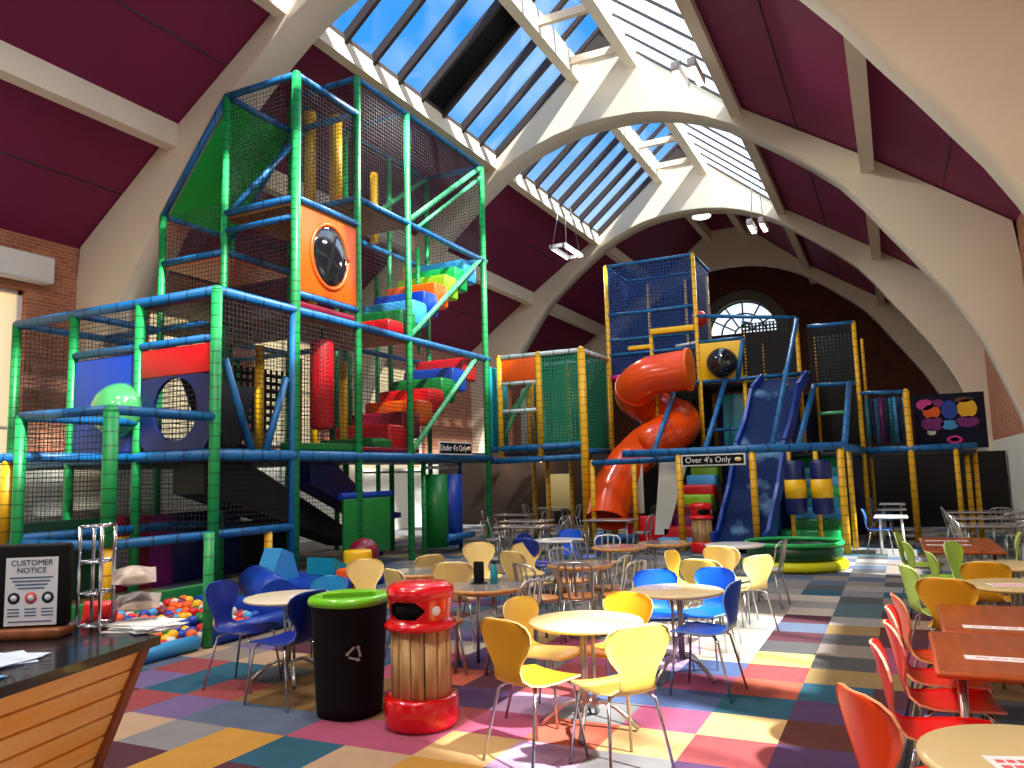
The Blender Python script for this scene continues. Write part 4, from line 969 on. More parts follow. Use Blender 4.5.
def leg_table(top, rim='wood_rim', rad=.36):
    key = 'legtab_' + top + rim
    if key in PROTO: return PROTO[key]
    r = root('bistro_table', (0, 0, 0), 'x', 'table', 'round bistro tables')
    MB().lathe([(.02, .71), (rad, .71), (rad + .015, .715), (rad + .015, .74), (rad, .746)], (0, 0, 0), 36, cap=False).build('table_rim', rim, r)
    MB().lathe([(.02, .744), (rad, .7465), ], (0, 0, 0), 36).build('tabletop', top, r)
    for k in range(4):
        a = PI / 2 * k + .6; c, s = math.cos(a), math.sin(a)
        MB().tube([(.24 * c, .24 * s, .71), (.27 * c, .27 * s, .4), (.3 * c, .3 * s, 0)], .016, 8).build('leg', 'steel', r)
    MB().tube([(.26 * math.cos(2 * PI * k / 20), .26 * math.sin(2 * PI * k / 20), .69) for k in range(21)], .012, 6).build('under_ring', 'steel', r)
    PROTO[key] = r; r['_used'] = 0
    return r
def rect_table(top, w, d, frame='steel'):
    key = 'rect_%s_%s_%s' % (top, w, d)
    if key in PROTO: return PROTO[key]
    r = root('rectangular_table', (0, 0, 0), 'x', 'table', 'rectangular tables')
    MB().rbox(-w / 2, w / 2, -d / 2, d / 2, .695, .735, .018).build('tabletop', top, r)
    for sx in (-1, 1):
        for sy in (-1, 1):
            MB().tube([(sx * (w / 2 - .12), sy * (d / 2 - .12), .7), (sx * (w / 2 - .1), sy * (d / 2 - .09), 0)], .022, 8).build('leg', frame, r)
        MB().beam((sx * (w / 2 - .12), -d / 2 + .12, .67), (sx * (w / 2 - .12), d / 2 - .12, .67), .03, .04).build('rail', frame, r)
    PROTO[key] = r; r['_used'] = 0
    return r
def place(p, x, y, deg, label, z=0.0, group=None):
    """deg: the heading the piece faces, counted from +x"""
    rz = math.radians(deg - 90)
    if not p['_used']:
        p.location = (x, y, z); p.rotation_euler = (0, 0, rz); p['label'] = label; p['_used'] = 1
        if group: p['group'] = group
        return p
    r = dup(p, (x, y, z), rz, label, group); return r
def chair(col, bx_, by_, deg, label, k=.92):
    """bx_, by_: where the top of the back stands"""
    a = math.radians(deg); q = place(shell_chair(col), bx_ * k + .29 * math.cos(a), by_ * k + .29 * math.sin(a), deg, label); q.scale = (1.07,) * 3 if k < 1 else (1.03, 1.03, 1.0); return q
def bchair(seat, bx_, by_, deg, label, k=1.0):
    a = math.radians(deg); q = place(bistro_chair(seat), bx_ * k + .26 * math.cos(a), by_ * k + .26 * math.sin(a), deg, label); return q

# the yellow table in front and its chairs
place(round_table('table_cream'), -2.04, 5.27, 72, 'round yellow table standing in front between four yellow chairs')
chair('amber', -2.45, 4.74, 70, 'amber yellow chair by the wooden bin, its seat under the front yellow table')
chair('yellow', -1.50, 4.83, 140, 'pale yellow chair with its back to the camera at the front yellow table')
chair('yellow', -2.7, 5.5, -12, 'yellow chair on the left of the front yellow table, partly hidden behind the amber chair', k=1)
chair('amber', -1.93, 5.98, -100, 'amber chair on the far side of the front yellow table, facing the camera', k=1)
# the blue chair table
place(round_table('table_beige'), -1.79, 6.81, 40, 'round pale table with three bright blue chairs, behind the front yellow table')
chair('blue', -2.16, 7.42, -62, 'bright blue chair behind the left side of the pale round table', k=1)
chair('blue', -1.62, 7.7, -105, 'bright blue chair behind the right side of the pale round table', k=1)
chair('blue', -1.3, 6.98, 174, 'bright blue chair turned sideways in front of the pale round table')
chair('yellow', -2.5, 9.2, -8, 'narrow looking yellow chair standing left behind the blue chairs', k=1)
chair('yellow', -1.98, 8.5, 84, 'broad yellow chair back directly behind the blue chairs')
chair('tan', -2.06, 9.98, 80, 'tan chair tucked into the white round table by the far frame')
chair('tan', -1.38, 8.86, 140, 'tan chair standing alone right of the blue chairs', k=1)
place(round_table('table_white'), -2.08, 11.1, 60, 'round white table in front of the red topped bin by the far frame')
bchair('table_white', -1.36, 10.65, 170, 'silver chair with white seat right of the white round table')
# left table with blue chairs
place(round_table('table_cream2'), -4.97, 5.56, 20, 'round cream table with a blue chair each side, left of the bins')
chair('navy', -6.02, 5.72, 8, 'shadow darkened blue chair on the left of the cream table beside the ball pool')  # blue shell given the navy colour for the shadow on it
chair('navy', -4.62, 5.45, 175, 'navy chair with its curved back behind the green lidded bin')
chair('teal', -5.05, 6.25, -85, 'teal blue chair behind the cream table left of the bins', k=1)
# cream and tan chairs behind the bins
chair('cream', -5.8, 7.75, -30, 'cream chair with round back just right of the yellow foam drum')
chair('tan', -4.88, 6.98, 62, 'broad tan chair back showing above the green bin lid')
chair('tan', -5.12, 8.2, 150, 'tan chair turned half away behind the red topped bin', k=1)
chair('cream', -4.55, 7.7, 110, 'cream chair seen edge on right behind the red topped bin')
chair('cream', -5.5, 10.05, -50, 'tall cream chair back in front of the blue roller')
chair('tan', -4.45, 8.95, 70, 'square looking tan chair back before the grey bistro table')
chair('tan', -4.68, 9.92, -60, 'tan chair with round back farther back beside the dark blue chairs', k=1)
place(leg_table('table_grey'), -4.72, 7.35, 30, 'round grey topped table between the tan chairs behind the red topped bin')
place(leg_table('table_grey'), -3.5, 6.52, 10, 'round grey topped table with a black menu holder right of the wooden bin')
place(leg_table('table_grey'), -3.28, 8.38, 50, 'round wood rimmed table among silver chairs in the middle of the room')
place(leg_table('table_grey'), -3.5, 10.4, 15, 'dark topped round table in front of the yellow posts of the far frame')
place(leg_table('table_grey'), -3.05, 11.1, 15, 'second dark topped round table, nearest the coloured foam steps')
bchair('wood_seat', -3.62, 7.5, 60, 'silver hoop backed chair left in front of the wood rimmed table')
bchair('wood_seat', -3.9, 9.15, -20, 'silver hoop backed chair far left of the wood rimmed table')
bchair('wood_seat', -2.78, 8.58, 175, 'silver hoop backed chair right of the wood rimmed table')
bchair('wood_seat', -2.5, 8.1, 165, 'silver hoop backed chair standing nearest the blue chairs')
bchair('wood_seat', -3.1, 7.72, 100, 'wooden seated silver chair in front of the wood rimmed table')
bchair('wood_seat', -2.95, 6.45, 172, 'silver hoop backed chair right of the grey table with the menu holder')
bchair('wood_seat', -4.02, 6.1, 40, 'silver hoop backed chair between the wooden bin and the grey table')
bchair('wood_seat', -4.1, 10.3, -10, 'silver chair left of the dark topped table by the far frame')
bchair('wood_seat', -3.95, 11.25, -80, 'silver chair beyond the dark topped table by the far frame')
# seating under the bridge
place(round_table('table_white'), -4.86, 11.5, 10, 'small white round table with dark blue chairs under the green mesh bridge')
chair('navy', -5.55, 11.6, -5, 'dark blue chair left of the small white table')
chair('navy', -5.1, 10.75, 80, 'dark blue chair in front of the small white table')
chair('blue', -5.0, 12.4, -90, 'blue chair behind the small white table', k=1)
chair('blue', -4.2, 11.7, 180, 'blue chair right of the small white table', k=1)
far_tabs = [(-6.86, 14.5, 'front'), (-7.6, 16.2, 'second'), (-5.75, 16.6, 'third'), (-9.15, 18.8, 'fourth'), (-7.0, 21.3, 'fifth'), (-9.6, 22.3, 'rearmost')]
for k, (x, y, w_) in enumerate(far_tabs):
    place(rect_table('table_grey', 1.1, .7), x, y, 90, 'grey topped table of the %s row in the dark seating under the mesh bridge' % w_, group='grey tables under the bridge')
    for s, nm in ((-1, 'left'), (1, 'right')):
        bchair('table_grey', x + s * .95, y, 0 if s < 0 else 180, 'dark silver chair at the %s end of the %s row table under the mesh bridge' % (nm, w_))
# right hand side
place(rect_table('table_brown', 1.3, 1.05), .74, 5.03, 90, 'shiny red brown table nearest the row of red chairs')
place(rect_table('table_brown', 1.3, 1.05), .82, 6.12, 90, 'red brown table pushed against the far edge of the shiny one')
place(round_table('table_beige'), .38, 3.32, 20, 'round beige table with a paper notice in the near right corner')
chair('orange', -.24, 3.72, 32, 'orange red chair back standing alone in the aisle by the round beige table')
chair('red', -.19, 4.74, 4, 'tall red chair back left of the shiny red brown table')
chair('red', -.13, 5.35, 6, 'second red chair along the left edge of the red brown tables')
chair('red', -.13, 5.92, 0, 'third red chair along the left edge of the red brown tables')
chair('orange', -.1, 6.5, 8, 'orange chair at the far end of the red chair row')
place(round_table('table_beige'), .82, 7.85, 30, 'round beige table with a red printed paper behind the red brown tables')
place(round_table('table_beige'), .95, 9.3, 30, 'round beige table next beyond the one with red printed paper')
chair('amber', .27, 7.5, 72, 'broad amber chair back at the beige table behind the red brown tables')
chair('amber', .66, 8.62, 84, 'amber chair back between the two round beige tables', k=1)
chair('lime', -.02, 8.36, 20, 'pale lime chair nearest the orange chair in the aisle')
chair('lime', .48, 10.98, -25, 'broad lime chair angled in front of the low brown table')
chair('lime', .0, 10.9, 10, 'lime chair at the left end of the low brown table')
chair('lime', -.1, 12.4, -10, 'farthest lime chair in the aisle, beyond the low brown table')
chair('lime', 1.4, 12.5, 175, 'lime chair at the right end of the low brown table')
chair('lime', 1.75, 10.9, 175, 'lime chair against the white wall right of the round beige tables')
chair('lime', 1.62, 9.3, 178, 'lime chair seat beside the farther round beige table at the white wall', k=1)
chair('lime', .2, 9.5, 10, 'lime chair left of the farther round beige table', k=1)
place(rect_table('table_brown', .85, 1.9), .62, 11.5, 90, 'long low looking brown table among the lime chairs')
for k, (y, w_) in enumerate(((15.2, 'nearest'), (17.2, 'middle'), (19.3, 'farthest'))):
    place(rect_table('table_grey', 1.5, .8), 1.6, y, 90, '%s of three grey tables along the white wall under the picture board' % w_, group='grey tables by the right wall')
    bchair('table_grey', .75, y - .3, 0, 'dark silver chair at the aisle end of the %s grey table by the white wall' % w_)
    bchair('table_grey', 1.8, y - .62, 90, 'dark silver chair on the near side of the %s grey table by the white wall' % w_)
for k, (y, w_) in enumerate(((17.6, 'nearest'), (20.6, 'middle'), (23.2, 'farthest'))):
    place(rect_table('table_white', .62, .8, 'white'), -.2, y, 90, '%s of three white tables beside the yellow post of the far frame' % w_, group='white tables by the far frame')
    chair('blue', -.78, y * 1.08 - .1, 0, 'blue chair at the %s white table beside the far frame' % w_)

# papers on tables
def paper(x, y, z, w, d, rz, label, n=3, inkm='ink_red'):
    R = Matrix.Translation((x, y, z)) @ Matrix.Rotation(rz, 4, 'Z')
    r = root('table_notice', (x, y, z), label, 'notice', 'printed notices on the tables')
    MB().box(-w / 2, w / 2, -d / 2, d / 2, 0, .0015).xform(R).build('sheet', 'paper', r)
    b = MB()
    for k in range(n):
        yy = -d / 2 + d * (k + 1) / (n + 1); xx = -w * .42
        while xx < w * .38:
            l = random.uniform(.03, .07) * w * 1.6; b.box(xx, min(xx + l, w * .42), yy - d * .07, yy + d * .07, .0015, .0022); xx += l + .03 * w
    b.xform(R).build('printing', inkm, r)
paper(.55, 4.86, .736, .62, .1, .02, 'white printed strip across the shiny red brown table', 1)
paper(.6, 5.75, .736, .62, .1, .02, 'white printed strip across the farther red brown table', 1)
paper(.36, 3.22, .734, .3, .21, .3, 'paper notice with red print on the near right round beige table', 3)
paper(.75, 7.75, .734, .28, .2, .3, 'paper with red print on the beige table behind the red brown tables', 3)
paper(.5, 11.3, .736, .5, .1, .1, 'white printed strip on the long brown table, nearer one', 1)
paper(.5, 11.9, .736, .5, .1, .1, 'white printed strip on the long brown table, farther one', 1)
paper(-1.85, 6.9, .734, .16, .12, .5, 'small dark notice on the pale round table with blue chairs', 2, 'ink')
paper(-4.9, 5.6, .734, .16, .12, .5, 'small dark notice on the cream table left of the bins', 2, 'ink')
mh = root('menu_holder', (-3.62, 6.62, .747), 'black upright menu holder on the grey topped table', 'menu holder')
MB().rbox(-3.67, -3.57, 6.6, 6.64, .747, .95, .01).build('holder', 'black', mh); MB().rbox(-3.69, -3.55, 6.57, 6.67, .7468, .757, .01).build('base', 'black', mh)
bo = root('bottle', (-3.48, 6.66, .747), 'small teal bottle beside the black menu holder', 'bottle')
MB().lathe([(.02, .747), (.035, .75), (.035, .86), (.014, .9), (.014, .93)], (-3.48, 6.66, 0), 14).build('bottle_body', 'teal', bo); MB().lathe([(.016, .93), (.016, .95), (.001, .95)], (-3.48, 6.66, 0), 12).build('cap', 'black', bo)

# ------------------------------------------------------------------ bins
gb = root('recycling_bin', (-3.86, 4.98, 0), 'black recycling bin with a bright green lid beside the wooden bin', 'bin')
c0 = (-3.86, 4.98, 0)
body = MB().lathe([(.2, .005), (.225, .015), (.232, .1), (.265, .84), (.275, .855), (.275, .875), (.25, .875)], c0, 40, 0, 1, 1, 2.6)
body.build('bin_body', 'black', gb)
lid = MB().lathe([(.27, .86), (.287, .87), (.292, .9), (.28, .925), (.255, .935)], c0, 40, 0, 1, 1, 2.6, cap=False)
# top ring with a rectangular opening
n = 40; outer = []
ra = math.radians(36.5)
for k in range(n):
    a = 2 * PI * k / n; ca, sa = math.cos(a), math.sin(a); q = (abs(ca) ** 2.6 + abs(sa) ** 2.6) ** (-1 / 2.6)
    outer.append((ca * q * .255, sa * q * .255, .935))
def rect_pt(a, w, h, rot):
    c, s = math.cos(a - rot), math.sin(a - rot); t = min(w / max(abs(c), 1e-6), h / max(abs(s), 1e-6)); x, y = c * t, s * t
    return (x * math.cos(rot) - y * math.sin(rot), x * math.sin(rot) + y * math.cos(rot))
i1 = lid.add([(c0[0] + x, c0[1] + y, z) for x, y, z in outer])
inn = [rect_pt(2 * PI * k / n, .2, .13, ra) for k in range(n)]
i2 = lid.add([(c0[0] + x, c0[1] + y, .925) for x, y in inn]); i3 = lid.add([(c0[0] + x * .95, c0[1] + y * .95, .86) for x, y in inn])
for k in range(n):
    j = (k + 1) % n; lid.face([i1 + k, i1 + j, i2 + j, i2 + k], 0, False); lid.face([i2 + k, i2 + j, i3 + j, i3 + k], 0, False)
lid.build('lid', 'lid_green', gb)
MB().lathe([(.001, .87), (.24, .87)], c0, 24).build('bin_liner', 'black', gb)
sy = MB(); fa = math.atan2(-4.98, 3.86) + .12
for k in range(3):
    a = PI / 2 + 2 * PI * k / 3; p0 = (.05 * math.cos(a), .05 * math.sin(a)); a2 = a + 2 * PI / 3 * .72; p1 = (.05 * math.cos(a2), .05 * math.sin(a2))
    sy.beam((p0[0], 0, p0[1]), (p1[0], 0, p1[1]), .016, .004, 0, (0, 1, 0))
    d = Vector((p1[0] - p0[0], 0, p1[1] - p0[1])).normalized(); e = Vector((p1[0], 0, p1[1])); s_ = Vector((d.z, 0, -d.x))
    q = sy.add([e + d * .022 + Vector((0, -.002, 0)), e + s_ * .018 + Vector((0, -.002, 0)), e - s_ * .018 + Vector((0, -.002, 0))]); sy.face([q, q + 1, q + 2])
sy.xform(Matrix.Translation((c0[0] + .285 * math.cos(fa), c0[1] + .285 * math.sin(fa), .52)) @ Matrix.Rotation(fa + PI / 2, 4, 'Z') @ Matrix.Rotation(-.04, 4, 'X')).build('recycling_symbol', 'table_grey', gb); gb.scale = (1, 1, .94)

def wooden_bin(x, y, label, face):
    r = root('litter_bin', (x, y, 0), label, 'bin', 'wooden bins with red tops'); c = (x, y, 0)
    MB().lathe([(.2, .005), (.25, .01), (.262, .04), (.268, .2), (.258, .225), (.225, .23)], c, 32).build('base_ring', 'lid_red', r)
    nb = 14
    for k in range(nb):
        a0 = 2 * PI * k / nb + .02; a1 = 2 * PI * (k + 1) / nb - .02; b = MB(); vs = []
        for z in (.16, .72):
            for rr in (.196, .216):
                for t in range(4): a = a0 + (a1 - a0) * t / 3; vs.append((x + rr * math.cos(a), y + rr * math.sin(a), z))
        i = b.add(vs)
        for t in range(3):
            b.face([i + 4 + t, i + 5 + t, i + 13 + t, i + 12 + t], 0, True); b.face([i + 1 + t, i + t, i + 8 + t, i + 9 + t], 0)
            b.face([i + t, i + 1 + t, i + 5 + t, i + 4 + t], 0); b.face([i + 8 + t, i + 12 + t, i + 13 + t, i + 9 + t], 0)
        b.face([i, i + 4, i + 12, i + 8], 0); b.face([i + 3, i + 11, i + 15, i + 7], 0)
        b.build('stave', 'bin_wood', r)
    MB().lathe([(.19, .1), (.19, .74)], c, 24).build('bin_liner', 'black', r)
    # top: flared brim, drum wall with an opening, domed cap
    MB().lathe([(.2, .72), (.25, .715), (.262, .73), (.262, .75), (.235, .775), (.215, .79)], c, 36, cap=False).build('brim', 'lid_red', r)
    b = MB(); n = 72; nz = 10; zs = [.785 + .16 * i / nz for i in range(nz + 1)]; rs = [.216 + .016 * i / nz for i in range(nz + 1)]
    rings = [b.add([(x + q * math.cos(2 * PI * k / n), y + q * math.sin(2 * PI * k / n), z) for k in range(n)]) for q, z in zip(rs, zs)]
    for i in range(nz):
        for k in range(n):
            am = 2 * PI * (k + .5) / n; d = (am - face + PI) % (2 * PI) - PI
            if (d / .66) ** 2 + (((i + .5) / nz - .5) / .43) ** 2 < 1: continue
            b.face([rings[i] + k, rings[i] + (k + 1) % n, rings[i + 1] + (k + 1) % n, rings[i + 1] + k], 0, True)
    b.build('drum_wall', 'lid_red', r)
    MB().lathe([(.232, .94), (.244, .95), (.246, .985), (.235, 1.02), (.2, 1.045), (.1, 1.055), (.001, 1.055)], c, 36).build('cap', 'lid_red', r)
    MB().lathe([(.2, .79), (.205, .94)], c, 24).build('dark_hollow', 'black', r)  # black cylinder stands in for the dark inside of the opening
    a = face + 1.05
    MB().lathe([(.001, 0), (.035, 0), (.035, .004), (.001, .004)], (0, 0, 0), 16).xform(Matrix.Translation((x + .226 * math.cos(a), y + .226 * math.sin(a), .86)) @ Matrix.Rotation(a + PI / 2, 4, 'Z') @ Matrix.Rotation(PI / 2, 4, 'X')).build('sticker', 'paper', r)
    return r
wooden_bin(-3.19, 4.94, 'wooden stave litter bin with red top and red base beside the black bin', math.atan2(-4.94, 3.19) - .55).scale = (1, 1, .95)
wooden_bin(-3.85, 17.0, 'smaller looking red topped wooden bin under the Over 4s Only sign', math.atan2(-17.0, 3.85) + .3)

# ------------------------------------------------------------------ wooden counter shaped like a boat
ct = root('counter', (-3.3, 1.5, 0), 'wooden boat shaped counter with black top in the near left corner', 'counter')
A = Vector((-3.17, 2.56, 1.02)); Ab = Vector((-3.5, 2.36, 0)); Bv = Vector((-2.35, -.6, 1.02)); Bb = Vector((-2.68, -.6, 0))
def hp(t, h): return (A.lerp(Bv, t)) * h + (Ab.lerp(Bb, t)) * (1 - h)
nrm = (Bv - A).cross(Ab - A).normalized()
if nrm.x < 0: nrm = -nrm
NP = 11
for k in range(NP):
    h0, h1 = (k + .08) / NP, (k + .98) / NP; b = MB()
    o0, o1 = nrm * .012, nrm * .016
    vs = [hp(0, h0) + o0 * (1 if k else 1), hp(1, h0) + o0, hp(1, h1) + o1, hp(0, h1) + o1, hp(0, h0) - nrm * .02, hp(1, h0) - nrm * .02, hp(1, h1) - nrm * .02, hp(0, h1) - nrm * .02]
    i = b.add(vs)
    for q in ((0, 1, 2, 3), (7, 6, 5, 4), (0, 4, 5, 1), (1, 5, 6, 2), (2, 6, 7, 3), (3, 7, 4, 0)): b.face([i + z for z in q])
    b.build('hull_plank', 'hull_wood', ct)
bk = MB(); i = bk.add([hp(0, 0) - nrm * .022, hp(1, 0) - nrm * .022, hp(1, 1) - nrm * .022, hp(0, 1) - nrm * .022, hp(0, 0) - nrm * .05, hp(1, 0) - nrm * .05, hp(1, 1) - nrm * .05, hp(0, 1) - nrm * .05])
for q in ((0, 1, 2, 3), (7, 6, 5, 4), (0, 4, 5, 1), (1, 5, 6, 2), (2, 6, 7, 3), (3, 7, 4, 0)): bk.face([i + z for z in q])
bk.build('hull_backing', 'bar', ct)
MB().beam(Ab + nrm * .01, A + nrm * .01, .05, .05, 0, nrm).build('stem_board', 'stem_wood', ct)
tp = [(A.x + .06, A.y + .06), (A.x - 1.25, A.y + .3), (-4.3, -.6), (Bv.x + .07, -.6)]
MB().prism([tp[0], tp[1], tp[2], tp[3]], 'z', 1.02, 1.06).build('worktop', 'black_top', ct)
MB().prism([(A.x - .5, A.y - .1), (A.x - 1.2, A.y + .1), (-4.2, -.55), (-2.9, -.55)], 'z', 0, 1.01).build('counter_body', 'black', ct)
def board_at(w, h, z0):
    pass
# poster in a black stand
R = Matrix.Translation((-3.72, 2.36, 1.06)) @ Matrix.Rotation(math.radians(32), 4, 'Z')
psd = root('poster_stand', (-3.72, 2.36, 1.06), 'black notice stand holding a white customer notice on the counter', 'sign')
MB().rbox(-.23, .2, -.02, .05, .05, .43, .015).xform(R).build('stand_board', 'black', psd)
MB().rbox(-.2, .2, -.07, .1, 0, .05, .015).xform(R).build('foot', 'stem_wood', psd)
MB().box(-.07, .16, -.026, -.021, .06, .37).xform(R).build('poster', 'paper', psd)
rzp = math.radians(32)
for s, z, sz in (('CUSTOMER', .345, .036), ('NOTICE', .31, .036)):
    lettering('lettering', s, sz, R @ Vector((.045, -.028, z)), (PI / 2, 0, rzp), 'ink', psd, .0005)
b = MB()
for k, z in enumerate((.278, .262, .246, .23)): b.box(-.05 + .012 * k, .14 - .012 * k, -.0275, -.0262, z - .004, z + .003)
for x in (-.03, .045, .12):
    for z in (.135, .12, .105): b.box(x - .026, x + .026, -.0275, -.0262, z - .003, z + .003)
b.box(-.05, .14, -.0275, -.0262, .075, .081)
b.xform(R).build('lettering', 'ink_blue', psd)
for x, m_ in ((-.03, 'ink'), (.045, 'ink_red'), (.12, 'ink')):
    MB().lathe([(.001, 0), (.027, 0), (.027, .001), (.001, .001)], (0, 0, 0), 18).xform(R @ Matrix.Translation((x, -.0262, .185)) @ Matrix.Rotation(PI / 2, 4, 'X')).build('round_picture', m_, psd)
    MB().lathe([(.001, 0), (.014, 0), (.014, .001), (.001, .001)], (0, 0, 0), 14).xform(R @ Matrix.Translation((x, -.0274, .185)) @ Matrix.Rotation(PI / 2, 4, 'X')).build('round_picture', 'paper', psd)
# chrome snack rack
rk = root('snack_rack', (-3.52, 2.6, 1.06), 'chrome wire snack rack at the pointed end of the counter', 'rack')
R = Matrix.Translation((-3.52, 2.6, 1.06)) @ Matrix.Rotation(math.radians(32), 4, 'Z')
for x in (-.07, .03):
    for y in (-.06, .1):
        MB().tube([(x, y, 0), (x, y, .5)], .009, 8).xform(R).build('upright', 'chrome', rk)
for z in (.03, .18, .33, .5):
    b = MB()
    for p, q in (((-.07, -.06), (.03, -.06)), ((.03, -.06), (.03, .1)), ((.03, .1), (-.07, .1)), ((-.07, .1), (-.07, -.06))): b.tube([(*p, z), (*q, z)], .007, 6)
    for k in range(1, 4): b.tube([(-.07 + .1 * k / 4, -.06, z), (-.07 + .1 * k / 4, .1, z)], .004, 5)
    b.xform(R).build('shelf', 'chrome', rk)
def snack(x, y, z, w, h, rot, tilt, m_, label):
    b = MB(); nx, nz = 8, 8; f = []; 
    for sgn in (-1, 1):
        rows = []
        for i in range(nz + 1):
            rr = []
            for j in range(nx + 1):
                u, v = -1 + 2 * j / nx, -1 + 2 * i / nz; rr.append((u * w / 2, sgn * .035 * (1 - u * u) * (1 - v ** 4) * (1 + .15 * math.sin(5 * u + 3 * v)), (v + 1) * h / 2))
            rows.append(b.add(rr))
        for i in range(nz):
            for j in range(nx):
                q = [rows[i] + j, rows[i] + j + 1, rows[i + 1] + j + 1, rows[i + 1] + j]; b.face(q if sgn < 0 else q[::-1], 0, True)
    Rr = Matrix.Translation((x, y, z)) @ Matrix.Rotation(rot, 4, 'Z') @ Matrix.Rotation(tilt, 4, 'X')
    o = b.xform(Rr).build('snack_bag', m_); tag(o, label, 'snack bag', 'snack bags on the counter'); return o
snack(-3.4, 2.7, 1.275, .2, .15, .9, -1.15, 'foil_print', 'silver printed snack bag leaning out at the top of the counter rack')
snack(-3.4, 2.72, 1.15, .2, .15, .8, -1.2, 'foil_print', 'silver printed snack bag leaning out lower down the counter rack')
snack(-3.68, 2.72, 1.0605, .17, .12, .6, -.4, 'red', 'red snack bag lying low behind the chrome rack')
def pile(x, y, n, label, m_):
    b = MB()
    for k in range(n):
        R = Matrix.Translation((x + random.uniform(-.02, .02), y + random.uniform(-.02, .02), 1.0605 + .004 * k)) @ Matrix.Rotation(random.uniform(-.5, .5), 4, 'Z'); c = MB().box(-.15, .15, -.1, .1, 0, .003).xform(R)
        i = b.add(c.v); [b.face([i + z for z in q], 0) for q in c.f]
    return tag(b.build('leaflet_pile', m_), label, 'leaflets', 'paper on the counter')
pile(-3.33, 2.02, 3, 'white and blue leaflets lying on the counter before the notice stand', 'leaflet_print')
pile(-3.12, 1.72, 4, 'blue leaflets fanned on the counter at the frame edge', 'paper_blue')
pile(-3.33, 2.72, 8, 'pile of white papers on the counter beside the chrome rack', 'paper')

# ------------------------------------------------------------------ ball pool beside the frame
bp = root('ball_pool', (-8.0, 6.6, 0), 'low ball pool with a blue padded edge in front of the green panel', 'ball pool')
MB().tube([(-6.83, 4.4, .08), (-6.83, 6.2, .08)], .08, 14).build('edge_pad', 'skyblue', bp); MB().tube([(-8.5, 4.4, .08), (-6.83, 4.4, .08)], .08, 14).build('edge_pad', 'skyblue', bp)
MB().rbox(-8.4, -6.95, 7.55, 7.8, 0, .3, .05).build('edge_pad', 'blue', bp); MB().tube([(-6.8, 6.33, 0), (-6.8, 6.33, 1.22)], .055, 12).build('corner_post', 'green_post', bp); MB().tube([(-6.83, 6.45, .1), (-6.83, 7.6, .1)], .1, 14).build('edge_pad', 'blue', bp)
MB().box(-8.45, -6.9, 4.45, 7.6, .005, .04).build('pool_floor', 'navy', bp)
bc = ['red', 'orange', 'skyblue', 'green', 'yellow', 'red', 'blue', 'orange', 'pale', 'maroon_v']
bm = {}
spots = []
yy = 4.72
while yy < 7.42 and len(spots) < 296:
    xx = -6.97
    while xx > -8.35:
        d = (-6.97 - xx); h = .1 + .14 * min(1, d / .8) + random.uniform(-.03, .05); spots.append((xx + random.uniform(-.02, .02), yy + random.uniform(-.02, .02), h)); xx -= .122
    yy += .118
mound = MB(); 
for p, q in (((-9.1, 4.6), (-6.95, 7.5)),):
    i = mound.add([(-6.95, 4.6, .045), (-6.95, 7.5, .045), (-7.7, 7.5, .16), (-7.7, 4.6, .16), (-8.4, 7.5, .16), (-8.4, 4.6, .16)]); mound.face([i, i + 1, i + 2, i + 3]); mound.face([i + 3, i + 2, i + 4, i + 5])
mound.build('pool_lining', 'blue', bp)
for k, (x, y, z) in enumerate(spots):
    c = random.choice(bc)
    if c not in bm:
        o = MB().ball((0, 0, 0), .062, 12, 8).build('pool_ball', c); bm[c] = o; tag(o, None, 'ball', 'plastic balls in the ball pool')
    else:
        o = bm[c].copy(); COL.objects.link(o)
    o.location = (x, y, z)
    nm = {'skyblue': 'light blue', 'pale': 'white', 'maroon_v': 'dark red'}.get(c, c)
    o['label'] = '%s plastic ball in the low ball pool by the counter' % nm

# soft foam shapes on the toddler floor
def foam(name, mb, m_, label, cat='foam shape'): return tag(mb.build(name, m_), label, cat, 'soft foam shapes at the frame foot')
foam('foam_log', MB().tube([(-7.3, 7.95, .25), (-8.9, 9.2, .25)], .25, 18), 'blue', 'big blue foam log behind the cream table and blue chairs')
foam('foam_mat', MB().rbox(-9.3, -7.9, 9.35, 11.2, 0.003, .22, .06), 'blue', 'flat blue foam mat at the foot of the green posts')
foam('foam_wedge', MB().prism([(9.3, .225), (9.95, .225), (9.8, .62), (9.55, .72)], 'x', -9.05, -8.7), 'skyblue', 'light blue foam wedge standing on the blue mat')
foam('foam_wedge', MB().prism([(10.3, .225), (11.0, .225), (10.3, .5)], 'x', -8.85, -8.3), 'teal', 'teal foam wedge at the right end of the blue mat')
foam('foam_drum', MB().lathe([(.22, .01), (.24, .03), (.24, .52), (.22, .56), (.001, .56)], (-8.35, 11.0, 0), 20), 'yellow', 'upright yellow foam drum behind the cream chair')
foam('foam_ball', MB().ball((-8.75, 11.7, .42), .28, 16, 10).lathe([(.12, 0.004), (.2, .06), (.2, .16)], (-8.75, 11.7, 0), 16), 'maroon_v', 'dark red foam ball behind the yellow drum')
foam('foam_block', MB().rbox(-8.75, -8.4, 10.35, 10.7, .23, .5, .05), 'red', 'small red foam block left of the yellow drum') if False else None
foam('foam_block', MB().rbox(-8.2, -7.9, 10.2, 10.6, .004, .34, .05), 'orange', 'small orange foam block left of the yellow drum')
toy = root('toy_car', (-6.95, 7.95, 0), 'small black and yellow toy car beside the blue edge of the ball pool', 'toy')
MB().rbox(-7.13, -6.75, 7.85, 8.05, .06, .16, .03).build('car_body', 'yellow', toy); MB().rbox(-7.03, -6.88, 7.88, 8.02, .16, .24, .03).build('cabin', 'black', toy)
for x in (-7.05, -6.83):
    for y in (7.85, 8.05): MB().tube([(x, y - .015, .05), (x, y + .015, .05)], .05, 12).build('wheel', 'black', toy)

